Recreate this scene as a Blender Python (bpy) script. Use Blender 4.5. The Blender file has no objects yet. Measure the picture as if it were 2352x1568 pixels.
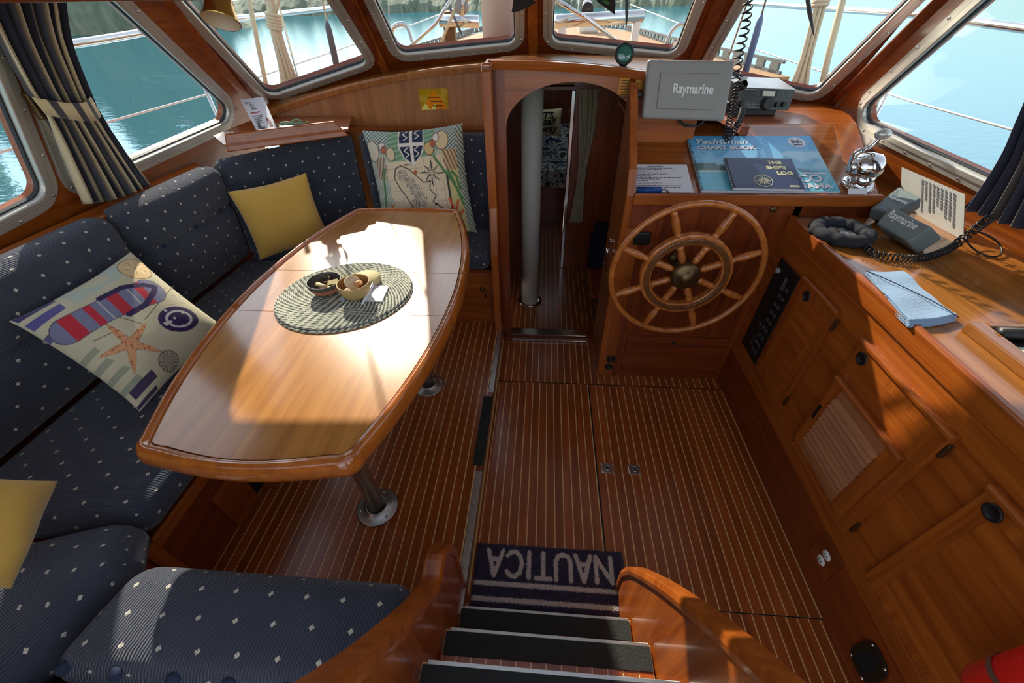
import bpy, math, random
import numpy as np
from mathutils import Vector, Matrix
random.seed(7)
RNG = np.random.RandomState(11)
sc = bpy.context.scene
COL = sc.collection
# ------------------------------------------------------------------ camera
CAM_F, PITCH, YAW, ROLL, CAM_Z = 914.1, 0.70688, -0.08790, 0.02551, 1.75
_cy, _sy, _cp, _sp = math.cos(YAW), math.sin(YAW), math.cos(PITCH), math.sin(PITCH)
_fw = np.array([_sy*_cp, _cy*_cp, -_sp]); _rt = np.array([_cy, -_sy, 0.0]); _dn = np.cross(_fw, _rt)
_R = np.array([math.cos(ROLL)*_rt+math.sin(ROLL)*_dn, -math.sin(ROLL)*_rt+math.cos(ROLL)*_dn, _fw])
cam_d = bpy.data.cameras.new('camera'); cam_d.sensor_width = 36.0; cam_d.lens = CAM_F/2352*36.0
cam_d.clip_start = 0.02; cam_d.clip_end = 3000
cam = bpy.data.objects.new('camera', cam_d); COL.objects.link(cam)
cam.matrix_world = Matrix(((_R[0][0], -_R[1][0], -_R[2][0], 0), (_R[0][1], -_R[1][1], -_R[2][1], 0),
                           (_R[0][2], -_R[1][2], -_R[2][2], CAM_Z), (0, 0, 0, 1)))
sc.camera = cam
# ------------------------------------------------------------------ world, sun, exposure
SUN_AZ, SUN_EL = math.radians(-26.5), math.radians(30.5)
w = bpy.data.worlds.new('sky'); sc.world = w; w.use_nodes = True
nt = w.node_tree; nt.nodes.clear()
wo = nt.nodes.new('ShaderNodeOutputWorld'); bg = nt.nodes.new('ShaderNodeBackground')
sky = nt.nodes.new('ShaderNodeTexSky'); sky.sky_type = 'NISHITA'; sky.sun_disc = False
sky.sun_elevation = SUN_EL; sky.sun_rotation = SUN_AZ; sky.air_density = 1.0; sky.dust_density = .35; sky.ozone_density = 2.0
hs_ = nt.nodes.new('ShaderNodeHueSaturation'); hs_.inputs['Saturation'].default_value = .42; nt.links.new(sky.outputs[0], hs_.inputs['Color']); nt.links.new(hs_.outputs[0], bg.inputs[0]); nt.links.new(bg.outputs[0], wo.inputs[0])
bg.inputs[1].default_value = 0.165
sun_d = bpy.data.lights.new('sun', 'SUN'); sun_d.energy = 3.5; sun_d.angle = math.radians(0.6); sun_d.color = (1.0, 0.90, 0.74)
sun = bpy.data.objects.new('sun', sun_d); COL.objects.link(sun); sun.location = (-4, 9, 6)
_sd = Vector((math.sin(SUN_AZ)*math.cos(SUN_EL), math.cos(SUN_AZ)*math.cos(SUN_EL), math.sin(SUN_EL)))
sun.rotation_euler = _sd.to_track_quat('Z', 'Y').to_euler()
sc.view_settings.view_transform = 'Standard'
try: sc.view_settings.look = 'None'
except Exception: pass
sc.view_settings.gamma = 1.0; sc.view_settings.use_curve_mapping = False
sc.view_settings.exposure = 1.0
# ------------------------------------------------------------------ photograph rays (real distances are chosen plane by plane)
def ray(x, y): return _R.T @ np.array([(x-1176.0)/CAM_F, (y-784.0)/CAM_F, 1.0])
_O = np.array([0, 0, CAM_Z])
def _pl(x, y, a, v):
    d = ray(x, y); return _O+d*((v-_O[a])/d[a])
def PX(x, y, v): return _pl(x, y, 0, v)
def PY(x, y, v): return _pl(x, y, 1, v)
def PZ(x, y, v): return _pl(x, y, 2, v)
def PP(x, y, p0, n):
    d = ray(x, y); n = np.array(n, float); p0 = np.array(p0, float)
    return _O+d*(((p0-_O)@n)/(d@n))
# ------------------------------------------------------------------ geometry collector
def V3(p): return np.array([float(p[0]), float(p[1]), float(p[2])])
def unit(v):
    v = V3(v); n = np.linalg.norm(v); return v/n if n > 1e-12 else v
class G:
    def __init__(s): s.v = []; s.f = []; s.m = []; s.cur = 0
    def add(s, vs, fs):
        b = len(s.v); s.v += [tuple(map(float, p)) for p in vs]
        for f in fs: s.f.append([b+i for i in f]); s.m.append(s.cur)
        return s
    def box(s, x0, x1, y0, y1, z0, z1):
        vs = [(x0,y0,z0),(x1,y0,z0),(x1,y1,z0),(x0,y1,z0),(x0,y0,z1),(x1,y0,z1),(x1,y1,z1),(x0,y1,z1)]
        return s.add(vs, [(3,2,1,0),(4,5,6,7),(0,1,5,4),(1,2,6,5),(2,3,7,6),(3,0,4,7)])
    def hexa(s, a, b):   # two matching quads
        return s.add(list(a)+list(b), [(3,2,1,0),(4,5,6,7),(0,1,5,4),(1,2,6,5),(2,3,7,6),(3,0,4,7)])
    def prism(s, pts, d):   # planar polygon extruded by vector d
        n = len(pts); d = V3(d); a = [V3(p) for p in pts]
        s.add(a+[p+d for p in a], [tuple(range(n-1,-1,-1)), tuple(range(n,2*n))]+[(i,(i+1)%n,(i+1)%n+n,i+n) for i in range(n)])
        return s
    def tube(s, pts, r, n=8, closed=False, caps=True):
        P = [V3(p) for p in pts]; m = len(P)
        rs = [r]*m if not hasattr(r, '__len__') else list(r)
        T = []
        for i in range(m):
            if closed: t = P[(i+1)%m]-P[i-1]
            else: t = P[min(i+1,m-1)]-P[max(i-1,0)]
            T.append(unit(t))
        up = np.array([0,0,1.0]) if abs(T[0][2]) < .9 else np.array([1.0,0,0])
        nrm = unit(np.cross(T[0], up)); vs = []
        for i in range(m):
            nrm = unit(nrm-T[i]*(nrm@T[i])); b = np.cross(T[i], nrm)
            for k in range(n):
                a = 2*math.pi*k/n; vs.append(P[i]+rs[i]*(math.cos(a)*nrm+math.sin(a)*b))
        fs = []
        for i in range(m if closed else m-1):
            j = (i+1) % m
            for k in range(n): fs.append((i*n+k, i*n+(k+1)%n, j*n+(k+1)%n, j*n+k))
        if caps and not closed: fs += [tuple(range(n-1,-1,-1)), tuple((m-1)*n+k for k in range(n))]
        return s.add(vs, fs)
    def lathe(s, prof, o=(0,0,0), ax=(0,0,1), n=24, close=True):   # prof: (radius, height)
        o = V3(o); ax = unit(ax); u = unit(np.cross(ax, (0,1,0) if abs(ax[1]) < .9 else (1,0,0))); w_ = np.cross(ax, u)
        vs = []; m = len(prof)
        for (r, h) in prof:
            for k in range(n):
                a = 2*math.pi*k/n; vs.append(o+ax*h+r*(math.cos(a)*u+math.sin(a)*w_))
        fs = [(i*n+k, i*n+(k+1)%n, (i+1)*n+(k+1)%n, (i+1)*n+k) for i in range(m-1) for k in range(n)]
        if close: fs += [tuple(range(n-1,-1,-1)), tuple((m-1)*n+k for k in range(n))]
        return s.add(vs, fs)
    def ball(s, o, rx, ry=None, rz=None, nu=14, nv=9):
        ry = rx if ry is None else ry; rz = rx if rz is None else rz; vs = []; fs = []
        for i in range(nv+1):
            t = math.pi*i/nv
            for k in range(nu):
                a = 2*math.pi*k/nu; vs.append((o[0]+rx*math.sin(t)*math.cos(a), o[1]+ry*math.sin(t)*math.sin(a), o[2]+rz*math.cos(t)))
        for i in range(nv):
            for k in range(nu): fs.append((i*nu+k, (i+1)*nu+k, (i+1)*nu+(k+1)%nu, i*nu+(k+1)%nu))
        return s.add(vs, fs)
    def grid(s, fn, nu, nv):
        vs = [fn(i/nu, j/nv) for j in range(nv+1) for i in range(nu+1)]
        return s.add(vs, [(j*(nu+1)+i, j*(nu+1)+i+1, (j+1)*(nu+1)+i+1, (j+1)*(nu+1)+i) for j in range(nv) for i in range(nu)])
    def cap(s, pts): return s.add(pts, [tuple(range(len(pts)))])
def mkmesh(name, g, mats, smooth=False, uv=None, col=None):
    me = bpy.data.meshes.new(name); me.from_pydata(g.v, [], g.f)
    for m in (mats if isinstance(mats, (list, tuple)) else [mats]): me.materials.append(m)
    if any(g.m): me.polygons.foreach_set('material_index', g.m)
    if smooth: me.polygons.foreach_set('use_smooth', [True]*len(me.polygons))
    if uv is not None:
        l = me.uv_layers.new(name='UVMap'); idx = np.zeros(len(me.loops), dtype=np.int32); me.loops.foreach_get('vertex_index', idx)
        l.data.foreach_set('uv', np.asarray(uv, dtype=np.float32)[idx].ravel())
    if col is not None:
        a = me.color_attributes.new('print', 'FLOAT_COLOR', 'POINT')
        c = np.ones((len(g.v), 4), dtype=np.float32); c[:, :3] = col; a.data.foreach_set('color', c.ravel())
    me.update(); return me
def put(name, g, mats, parent=None, smooth=False, bevel=0, label=None, cat=None, group=None, kind=None, uv=None, col=None, seg=2, auto=35, local=False, origin=None):
    """one mesh object; top-level ones get their origin at the base of their box, parts are given in the room's coordinates"""
    if parent is None:
        a = np.array(g.v); o = np.array([(a[:,0].min()+a[:,0].max())/2, (a[:,1].min()+a[:,1].max())/2, a[:,2].min()]) if origin is None else V3(origin)
    elif local: o = np.zeros(3)
    else:
        o = np.zeros(3); p = parent
        while p is not None: o = o+np.array(p.location); p = p.parent
    if np.any(o): g.v = [(x-o[0], y-o[1], z-o[2]) for x, y, z in g.v]
    ob = bpy.data.objects.new(name, mkmesh(name, g, mats, smooth, uv, col)); COL.objects.link(ob)
    if parent is None: ob.location = o
    else: ob.parent = parent
    if bevel:
        b = ob.modifiers.new('bevel', 'BEVEL'); b.width = bevel; b.segments = seg; b.limit_method = 'ANGLE'; b.angle_limit = math.radians(auto)
    tag(ob, label, cat, group, kind); return ob
def tag(o, label=None, cat=None, group=None, kind=None):
    for k, v in (('label', label), ('category', cat), ('group', group), ('kind', kind)):
        if v: o[k] = v
    return o
def thing(name, loc, label=None, cat=None, group=None, kind=None, rz=0):
    e = bpy.data.objects.new(name, None); COL.objects.link(e); e.location = tuple(map(float, loc)); e.rotation_euler = (0,0,rz)
    e.empty_display_size = .05; return tag(e, label, cat, group, kind)
def clone(o, parent=None, loc=None):
    c = o.copy(); COL.objects.link(c); c.parent = parent
    if loc is not None: c.location = loc
    for ch in list(o.children): clone(ch, c)
    return c
# ------------------------------------------------------------------ materials
def srgb(r, g, b):
    return tuple(((c/255)/12.92 if c/255 <= .04045 else ((c/255+.055)/1.055)**2.4) for c in (r, g, b))
def newmat(name):
    m = bpy.data.materials.new(name); m.use_nodes = True; t = m.node_tree; t.nodes.clear()
    o = t.nodes.new('ShaderNodeOutputMaterial'); p = t.nodes.new('ShaderNodeBsdfPrincipled'); t.links.new(p.outputs[0], o.inputs[0])
    return m, t, p
def nd(t, kind, **kw):
    n = t.nodes.new('ShaderNode'+kind)
    for k, v in kw.items(): setattr(n, k, v)
    return n
def plain(name, col, rough=.5, metal=0.0, coat=0.0, spec=.5, noise=0.0, nscale=30, bump=0.0, emit=None, sheen=0.0, trans=0.0):
    m, t, p = newmat(name); p.inputs['Base Color'].default_value = (*col, 1); p.inputs['Roughness'].default_value = rough
    p.inputs['Metallic'].default_value = metal; p.inputs['Coat Weight'].default_value = coat; p.inputs['Coat Roughness'].default_value = .08
    p.inputs['Specular IOR Level'].default_value = spec
    if sheen: p.inputs['Sheen Weight'].default_value = sheen
    if trans: p.inputs['Transmission Weight'].default_value = trans
    if emit: p.inputs['Emission Color'].default_value = (*emit[:3], 1); p.inputs['Emission Strength'].default_value = emit[3]
    if noise or bump:
        tc = nd(t, 'TexCoord'); n = nd(t, 'TexNoise'); n.inputs['Scale'].default_value = nscale; n.inputs['Detail'].default_value = 5
        t.links.new(tc.outputs['Object'], n.inputs['Vector'])
        if noise:
            mr = nd(t, 'MapRange'); mr.inputs[3].default_value = 1-noise; mr.inputs[4].default_value = 1+noise
            mx = nd(t, 'VectorMath', operation='SCALE'); mx.inputs[0].default_value = col
            t.links.new(n.outputs[0], mr.inputs[0]); t.links.new(mr.outputs[0], mx.inputs['Scale']); t.links.new(mx.outputs[0], p.inputs['Base Color'])
        if bump:
            b = nd(t, 'Bump'); b.inputs['Strength'].default_value = bump; b.inputs['Distance'].default_value = .01
            t.links.new(n.outputs[0], b.inputs['Height']); t.links.new(b.outputs[0], p.inputs['Normal'])
    return m
def wood(name, light, dark, axis=1, scale=1.0, rough=.3, coat=.6, vary=0.0, fine=60, bump=.04, contrast=1.0, coatr=.12):
    m, t, p = newmat(name); tc = nd(t, 'TexCoord'); mp = nd(t, 'Mapping')
    s = [26*scale]*3; s[axis] = 1.1*scale; mp.inputs['Scale'].default_value = s
    t.links.new(tc.outputs['Object'], mp.inputs[0])
    oi = nd(t, 'ObjectInfo'); ad = nd(t, 'VectorMath', operation='ADD'); vs = nd(t, 'VectorMath', operation='SCALE'); vs.inputs[0].default_value = (17, 31, 23)
    t.links.new(oi.outputs['Random'], vs.inputs['Scale']); t.links.new(mp.outputs[0], ad.inputs[0]); t.links.new(vs.outputs[0], ad.inputs[1])
    n = nd(t, 'TexNoise'); n.inputs['Scale'].default_value = 1.0; n.inputs['Detail'].default_value = 7; n.inputs['Roughness'].default_value = .62; n.inputs['Distortion'].default_value = .5
    t.links.new(ad.outputs[0], n.inputs['Vector'])
    mp2 = nd(t, 'Mapping'); s2 = [fine*6*scale]*3; s2[axis] = fine*.12*scale; mp2.inputs['Scale'].default_value = s2; t.links.new(tc.outputs['Object'], mp2.inputs[0])
    n2 = nd(t, 'TexNoise'); n2.inputs['Scale'].default_value = 1.0; n2.inputs['Detail'].default_value = 3; t.links.new(mp2.outputs[0], n2.inputs['Vector'])
    cr = nd(t, 'ValToRGB'); e = cr.color_ramp.elements; c0 = .5-.22/contrast; c1 = .5+.22/contrast
    e[0].position = c0; e[0].color = (*dark, 1); e[1].position = c1; e[1].color = (*light, 1)
    mx = nd(t, 'Math', operation='MULTIPLY_ADD'); mx.inputs[1].default_value = .35; t.links.new(n2.outputs[0], mx.inputs[0])
    mm = nd(t, 'Math', operation='MULTIPLY_ADD'); mm.inputs[1].default_value = 1.0; mm.inputs[2].default_value = -.175
    t.links.new(n.outputs[0], mm.inputs[0]); t.links.new(mm.outputs[0], mx.inputs[2]); t.links.new(mx.outputs[0], cr.inputs[0])
    if vary:
        hs = nd(t, 'HueSaturation'); mr = nd(t, 'MapRange'); mr.inputs[3].default_value = 1-vary; mr.inputs[4].default_value = 1+vary
        t.links.new(oi.outputs['Random'], mr.inputs[0]); t.links.new(mr.outputs[0], hs.inputs['Value']); t.links.new(cr.outputs[0], hs.inputs['Color']); t.links.new(hs.outputs[0], p.inputs['Base Color'])
    else: t.links.new(cr.outputs[0], p.inputs['Base Color'])
    b = nd(t, 'Bump'); b.inputs['Strength'].default_value = bump; b.inputs['Distance'].default_value = .004; t.links.new(n2.outputs[0], b.inputs['Height']); t.links.new(b.outputs[0], p.inputs['Normal'])
    p.inputs['Roughness'].default_value = rough; p.inputs['Coat Weight'].default_value = coat; p.inputs['Coat Roughness'].default_value = coatr
    return m
def printed(name, rough=.85, sheen=0.0, bump=0.0, nscale=300, coat=0.0):   # dyed cloth or print: colour stored on the mesh
    m, t, p = newmat(name); a = nd(t, 'VertexColor'); a.layer_name = 'print'; t.links.new(a.outputs[0], p.inputs['Base Color'])
    p.inputs['Roughness'].default_value = rough; p.inputs['Specular IOR Level'].default_value = .25; p.inputs['Coat Weight'].default_value = coat
    if sheen: p.inputs['Sheen Weight'].default_value = sheen
    if bump:
        tc = nd(t, 'TexCoord'); n = nd(t, 'TexNoise'); n.inputs['Scale'].default_value = nscale; n.inputs['Detail'].default_value = 4; t.links.new(tc.outputs['Object'], n.inputs['Vector'])
        b = nd(t, 'Bump'); b.inputs['Strength'].default_value = bump; b.inputs['Distance'].default_value = .006; t.links.new(n.outputs[0], b.inputs['Height']); t.links.new(b.outputs[0], p.inputs['Normal'])
    return m
def navy_cloth(name):
    m, t, p = newmat(name); uv = nd(t, 'UVMap'); sx = nd(t, 'SeparateXYZ'); t.links.new(uv.outputs[0], sx.inputs[0])
    def M(op, a, b=None, c=None):
        n = nd(t, 'Math', operation=op)
        for i, q in enumerate((a, b, c)):
            if q is None: continue
            if hasattr(q, 'is_output') or hasattr(q, 'links'): t.links.new(q, n.inputs[i])
            else: n.inputs[i].default_value = q
        return n.outputs[0]
    du, dv = .092, .124
    def lattice(ou, ov):
        a = M('ABSOLUTE', M('SUBTRACT', M('FRACT', M('ADD', M('DIVIDE', sx.outputs[0], du), ou)), .5))
        b = M('ABSOLUTE', M('SUBTRACT', M('FRACT', M('ADD', M('DIVIDE', sx.outputs[1], dv), ov)), .5))
        return M('ADD', M('MULTIPLY', a, du), M('MULTIPLY', b, dv))
    d = M('MINIMUM', lattice(0, 0), lattice(.5, .5)); mask = M('LESS_THAN', d, .0070)
    no = nd(t, 'TexNoise'); no.inputs['Scale'].default_value = 9; no.inputs['Detail'].default_value = 4; t.links.new(uv.outputs[0], no.inputs['Vector'])
    wv = nd(t, 'TexWave', wave_type='BANDS', bands_direction='X'); wv.inputs['Scale'].default_value = 42; wv.inputs['Distortion'].default_value = 3.0; wv.inputs['Detail'].default_value = 2.5; wv.inputs['Detail Scale'].default_value = 1.2
    t.links.new(uv.outputs[0], wv.inputs['Vector'])
    cr = nd(t, 'ValToRGB'); cr.color_ramp.elements[0].color = (*srgb(38, 42, 55), 1); cr.color_ramp.elements[1].color = (*srgb(80, 86, 101), 1)
    t.links.new(M('ADD', M('MULTIPLY', wv.outputs[1], .6), M('MULTIPLY', no.outputs[0], .5)), cr.inputs[0])
    mx = nd(t, 'Mix', data_type='RGBA'); t.links.new(mask, mx.inputs[0]); t.links.new(cr.outputs[0], mx.inputs[6]); mx.inputs[7].default_value = (*srgb(222, 214, 196), 1)
    t.links.new(mx.outputs[2], p.inputs['Base Color']); p.inputs['Roughness'].default_value = .9; p.inputs['Specular IOR Level'].default_value = .2; p.inputs['Sheen Weight'].default_value = .3
    b = nd(t, 'Bump'); b.inputs['Strength'].default_value = .55; b.inputs['Distance'].default_value = .006; t.links.new(wv.outputs[1], b.inputs['Height']); t.links.new(b.outputs[0], p.inputs['Normal'])
    return m
def glass_mat(name, tint=(1, 1, 1), refl=.9):
    m = bpy.data.materials.new(name); m.use_nodes = True; t = m.node_tree; t.nodes.clear()
    o = nd(t, 'OutputMaterial'); tr = nd(t, 'BsdfTransparent'); tr.inputs[0].default_value = (*tint, 1); gl = nd(t, 'BsdfGlossy'); gl.inputs['Roughness'].default_value = .01
    fr = nd(t, 'Fresnel'); fr.inputs[0].default_value = 1.45; mu = nd(t, 'Math', operation='MULTIPLY'); mu.inputs[1].default_value = refl; mx = nd(t, 'MixShader')
    t.links.new(fr.outputs[0], mu.inputs[0]); t.links.new(mu.outputs[0], mx.inputs[0]); t.links.new(tr.outputs[0], mx.inputs[1]); t.links.new(gl.outputs[0], mx.inputs[2]); t.links.new(mx.outputs[0], o.inputs[0])
    return m
M = {}
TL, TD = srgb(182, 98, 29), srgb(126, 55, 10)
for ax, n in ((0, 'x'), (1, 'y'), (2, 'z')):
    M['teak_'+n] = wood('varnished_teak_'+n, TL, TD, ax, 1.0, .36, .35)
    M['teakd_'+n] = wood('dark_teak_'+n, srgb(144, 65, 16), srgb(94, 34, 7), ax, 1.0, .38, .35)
M['plank'] = wood('sole_plank', srgb(172, 90, 32), srgb(130, 60, 19), 1, 1.6, .3, .4, vary=.16, coatr=.2)
M['holly'] = plain('holly_strip', srgb(236, 194, 130), .35, coat=.4)
M['tabletop'] = wood('table_veneer', srgb(204, 140, 62), srgb(156, 94, 34), 1, 1.3, .24, .9, contrast=.9, coatr=.14)
M['rim'] = wood('table_rim', srgb(196, 112, 42), srgb(150, 76, 24), 1, 1.0, .2, .9, coatr=.06)
M['panel'] = wood('bulkhead_veneer', srgb(186, 122, 66), srgb(142, 84, 40), 2, 1.2, .4, .3, contrast=.9)
M['louver'] = wood('louver_slat', srgb(180, 116, 70), srgb(144, 86, 48), 1, 1.3, .6, .0)
M['oak'] = wood('counter_veneer', srgb(180, 116, 50), srgb(126, 74, 26), 1, 1.2, .24, .7, coatr=.1)
M['oak_x'] = wood('lid_veneer', srgb(170, 98, 42), srgb(118, 60, 22), 0, 1.2, .22, .8, coatr=.1)
M['bronze_d'] = plain('dark_bronze', srgb(52, 46, 34), .45, .6, noise=.2)
M['wheelwood2'] = wood('wheel_dark_inlay', srgb(120, 76, 38), srgb(84, 48, 20), 1, 1.4, .35, .5)
M['wheelwood'] = wood('wheel_teak', srgb(206, 126, 56), srgb(156, 82, 30), 1, 1.4, .3, .6)
M['navy'] = navy_cloth('navy_dotted_cloth')
M['alu'] = plain('brushed_aluminium', srgb(196, 196, 190), .38, 1.0, noise=.06)
M['aluw'] = plain('anodised_frame', srgb(202, 200, 190), .42, .55)
M['steel'] = plain('polished_steel', srgb(214, 214, 212), .14, 1.0)
M['chrome'] = plain('chrome', srgb(225, 225, 225), .05, 1.0)
M['brass'] = plain('polished_brass', srgb(206, 166, 84), .25, 1.0)
M['bronze'] = plain('aged_bronze', srgb(112, 92, 62), .4, .9, noise=.2, nscale=60)
M['black'] = plain('black_plastic', srgb(24, 24, 25), .45)
M['rubber'] = plain('tread_rubber', srgb(38, 42, 40), .85, noise=.15, nscale=200, bump=.3)
M['grey'] = plain('grey_plastic', srgb(150, 148, 144), .5, noise=.03, nscale=400)
M['greyd'] = plain('dark_grey_plastic', srgb(92, 100, 100), .5)
M['slate'] = plain('slate_panel', srgb(70, 76, 76), .5)
M['white'] = plain('white_paint', srgb(232, 232, 228), .5)
M['ink'] = plain('black_ink', srgb(28, 28, 34), .7)
M['inkg'] = plain('grey_ink', srgb(92, 92, 98), .8)
M['paper'] = plain('white_paper', srgb(226, 226, 232), .7)
M['lamin'] = plain('laminated_sheet', srgb(196, 196, 190), .25, coat=.8)
M['yellow'] = plain('mustard_cloth', srgb(214, 170, 82), .95, noise=.06, nscale=60, bump=.15, sheen=.3, spec=.1)
M['glass'] = glass_mat('window_glass', (.93, .95, .95), .8)
M['gasket'] = plain('window_gasket', srgb(40, 42, 44), .6)
# =================================================================== the sole
ZD, XE, YB, XR, YC = .14, -.25, 2.12, 1.08, 1.754      # dinette level, its edge, door bulkhead, right lockers, console face
PITCHW = .0403
def plank_floor(name, x0, x1, panels, z, off=0.0, thick=.03):
    ys = [p[0] for p in panels]+[p[1] for p in panels]
    fl = put(name, G().box(x0, x1, min(ys), max(ys), z-thick, z-.0012), M['holly'], kind='structure')
    cache = {}
    for (y0, y1, xa, xb, o) in panels:
        k = math.floor((xa-o)/PITCHW)
        while o+k*PITCHW < xb:
            a = max(xa, o+k*PITCHW+.0025); b = min(xb, o+(k+1)*PITCHW-.0025); k += 1
            if b-a < .006: continue
            key = (round(b-a, 4), y0, y1)
            if key not in cache: cache[key] = mkmesh('plank', G().box(-(b-a)/2, (b-a)/2, y0+.0012, y1-.0012, -.012, 0), M['plank'])
            ob = bpy.data.objects.new('plank', cache[key]); COL.objects.link(ob); ob.parent = fl
            ob.location = ((a+b)/2-fl.location.x, -fl.location.y, z-fl.location.z)
    return fl
XS = .305
fl0 = plank_floor('floor', XE, XR+.02, [(1.672, 2.055, XE+.012, XR, .004), (.53, 1.668, XE+.012, XS-.002, .016), (.53, 1.668, XS+.003, XR, XS+.003-.0021),
                                  (-.5, .527, XE+.012, XR, .016)], 0.0)
M['seam'] = plain('dark_seam', srgb(30, 14, 8), .7)
for bx4 in ((XS-.004, XS+.005, .53, 1.668), (XE+.012, XR, 1.667, 1.673), (XE+.012, XR, .5265, .5305)): put('seam', G().box(bx4[0], bx4[1], bx4[2], bx4[3], -.006, -.0005), M['seam'], fl0)
plank_floor('floor_dinette', -1.3, XE-.004, [(.2, 2.1, -1.3, XE-.02, XE-.02)], ZD, thick=.02)
put('trim_1', G().box(XE-.03, XE+.004, -.3, 2.06, 0.0, ZD-.021), M['teakd_y'], kind='structure')
put('trim_2', G().box(XE-.018, XE+.012, -.3, 2.05, ZD-.02, ZD), M['teakd_y'], kind='structure', bevel=.004)
# aluminium edging and black step pad on the dinette edge
def edging(y0, y1, lab):
    e = put('edge_strip', G().box(XE-.014, XE+.014, y0, y1, ZD, ZD+.003).box(XE+.0125, XE+.0145, y0, y1, ZD-.02, ZD+.002), M['alu'], bevel=.001, label=lab, cat='edge strip', group='metal edge strips on the dinette step')
    n = max(2, int((y1-y0)/.11))
    for i in range(n):
        y = y0+.02+(y1-y0-.04)*i/(n-1); put('screw', G().lathe([(.0001, .003), (.004, .0028), (.0045, 0)], (XE-.002, y, ZD+.003), n=10, close=False), M['steel'], e, smooth=True)
ya, yb_ = PZ(1100, 910, ZD)[1], PZ(1090, 1068, ZD)[1]
edging(.42, yb_-.03, 'aluminium edge strip on dinette step beside the bath mat')
edging(ya+.03, 2.04, 'aluminium edge strip on dinette step near the arched doorway')
put('step_pad', G().box(XE-.034, XE+.016, yb_, ya, ZD+.0005, ZD+.006), M['rubber'], bevel=.002, label='black rubber grip pad on edge of raised dinette floor', cat='step pad')
# flush ring pulls in the floor hatches
def ringpull(px, py, lab, flip):
    c = PZ(px, py, 0); t = thing('ring_pull', (c[0], c[1], .0002), lab, 'ring pull', 'flush ring pulls in the floor')
    b = .031
    put('plate', G().box(-b, b, -.027, .027, 0, .0025), M['steel'], t, bevel=.002, local=True)
    put('dish', G().lathe([(.0001, .0027), (.016, .0027), (.018, .0034), (.02, .0027)], n=20, close=False), M['slate'], t, smooth=True, local=True)
    put('ring', G().tube([(.014*math.cos(a), .014*math.sin(a), .0045) for a in np.linspace(0, 2*math.pi, 18, endpoint=False)], .0028, 6, closed=True), M['chrome'], t, smooth=True, local=True)
    put('bar', G().box(flip*.02-.003, flip*.02+.003, -.018, .018, .0025, .005), M['chrome'], t, bevel=.001, local=True)
    for sx in (-1, 1):
        for sy in (-1, 1): put('screw', G().lathe([(.0035, .0025), (.003, .0035), (.0001, .0037)], (sx*.025, sy*.021, 0), n=8, close=False), M['steel'], t, smooth=True, local=True)
ringpull(1395, 1075, 'chrome flush ring pull left of the floor seam', -1); ringpull(1458, 1078, 'chrome flush ring pull right of the floor seam', 1)
# =================================================================== pilothouse windows and walls
A = np.array([-1.84, 2.75, 1.292]); B = np.array([-.985, 2.87, 1.447]); Cc = np.array([-.087, 2.96, 1.51]); B2 = np.array([.843, 2.88, 1.483]); A2 = np.array([1.635, 2.75, 1.241])
vA, vB, vC, vB2, vA2 = (np.array(q) for q in ((.37, -1.19, 1), (0, -.91, 1), (0, -.87, 1), (0, -.81, 1), (-.25, -1.25, 1)))
def upto(P, v, z): return P+v*(z-P[2])
LA, RA = np.array([-1.93, .9, 1.13]), np.array([1.72, 1.2, 1.13])
class Plane:
    def __init__(s, bl, br, tl, inside=(0, .5, 1.5)):
        s.o = V3(bl); s.e1 = unit(V3(br)-s.o); n = unit(np.cross(s.e1, V3(tl)-s.o)); n = n if (V3(inside)-s.o)@n > 0 else -n
        s.n = n; s.e2 = unit(np.cross(n, s.e1)); s.e2 = s.e2 if s.e2[2] > 0 else -s.e2
    def to2(s, p): d = V3(p)-s.o; return np.array([d@s.e1, d@s.e2])
    def to3(s, q, off=0.0): return s.o+s.e1*q[0]+s.e2*q[1]+s.n*off
    def pix(s, x, y): return s.to2(PP(x, y, s.o, s.n))
    def atz(s, q0, q1, z):   # carry the 2-D line q0->q1 on to height z
        a, b = s.to3(q0), s.to3(q1); k = (z-a[2])/(b[2]-a[2]); return np.array(q0)+(np.array(q1)-np.array(q0))*k
def ccw(poly):
    a = sum(p[0]*q[1]-q[0]*p[1] for p, q in zip(poly, poly[1:]+poly[:1])); return poly if a > 0 else poly[::-1]
def grow(poly, d):
    poly = ccw([np.array(p, float) for p in poly]); n = len(poly); out = []
    for i in range(n):
        p0, p1, p2 = poly[i-1], poly[i], poly[(i+1) % n]
        a = (p1-p0)/np.linalg.norm(p1-p0); b = (p2-p1)/np.linalg.norm(p2-p1)
        na, nb = np.array([a[1], -a[0]]), np.array([b[1], -b[0]])
        m = np.array([na, nb]); out.append(np.linalg.solve(m, np.array([na@p1+d, nb@p1+d])))
    return out
def fillet(poly, r, k=7):
    poly = ccw([np.array(p, float) for p in poly]); n = len(poly); out = []
    for i in range(n):
        p0, p1, p2 = poly[i-1], poly[i], poly[(i+1) % n]
        a = (p0-p1)/np.linalg.norm(p0-p1); b = (p2-p1)/np.linalg.norm(p2-p1); th = math.acos(max(-1, min(1, a@b)))
        t = r/math.tan(th/2); c = p1+(a+b)/np.linalg.norm(a+b)*(r/math.sin(th/2)); s0, s1 = p1+a*t-c, p1+b*t-c
        a0 = math.atan2(s0[1], s0[0]); a1 = math.atan2(s1[1], s1[0])
        da = (a1-a0+math.pi) % (2*math.pi)-math.pi
        out += [c+r*np.array([math.cos(a0+da*j/k), math.sin(a0+da*j/k)]) for j in range(k+1)]
    return out
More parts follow.
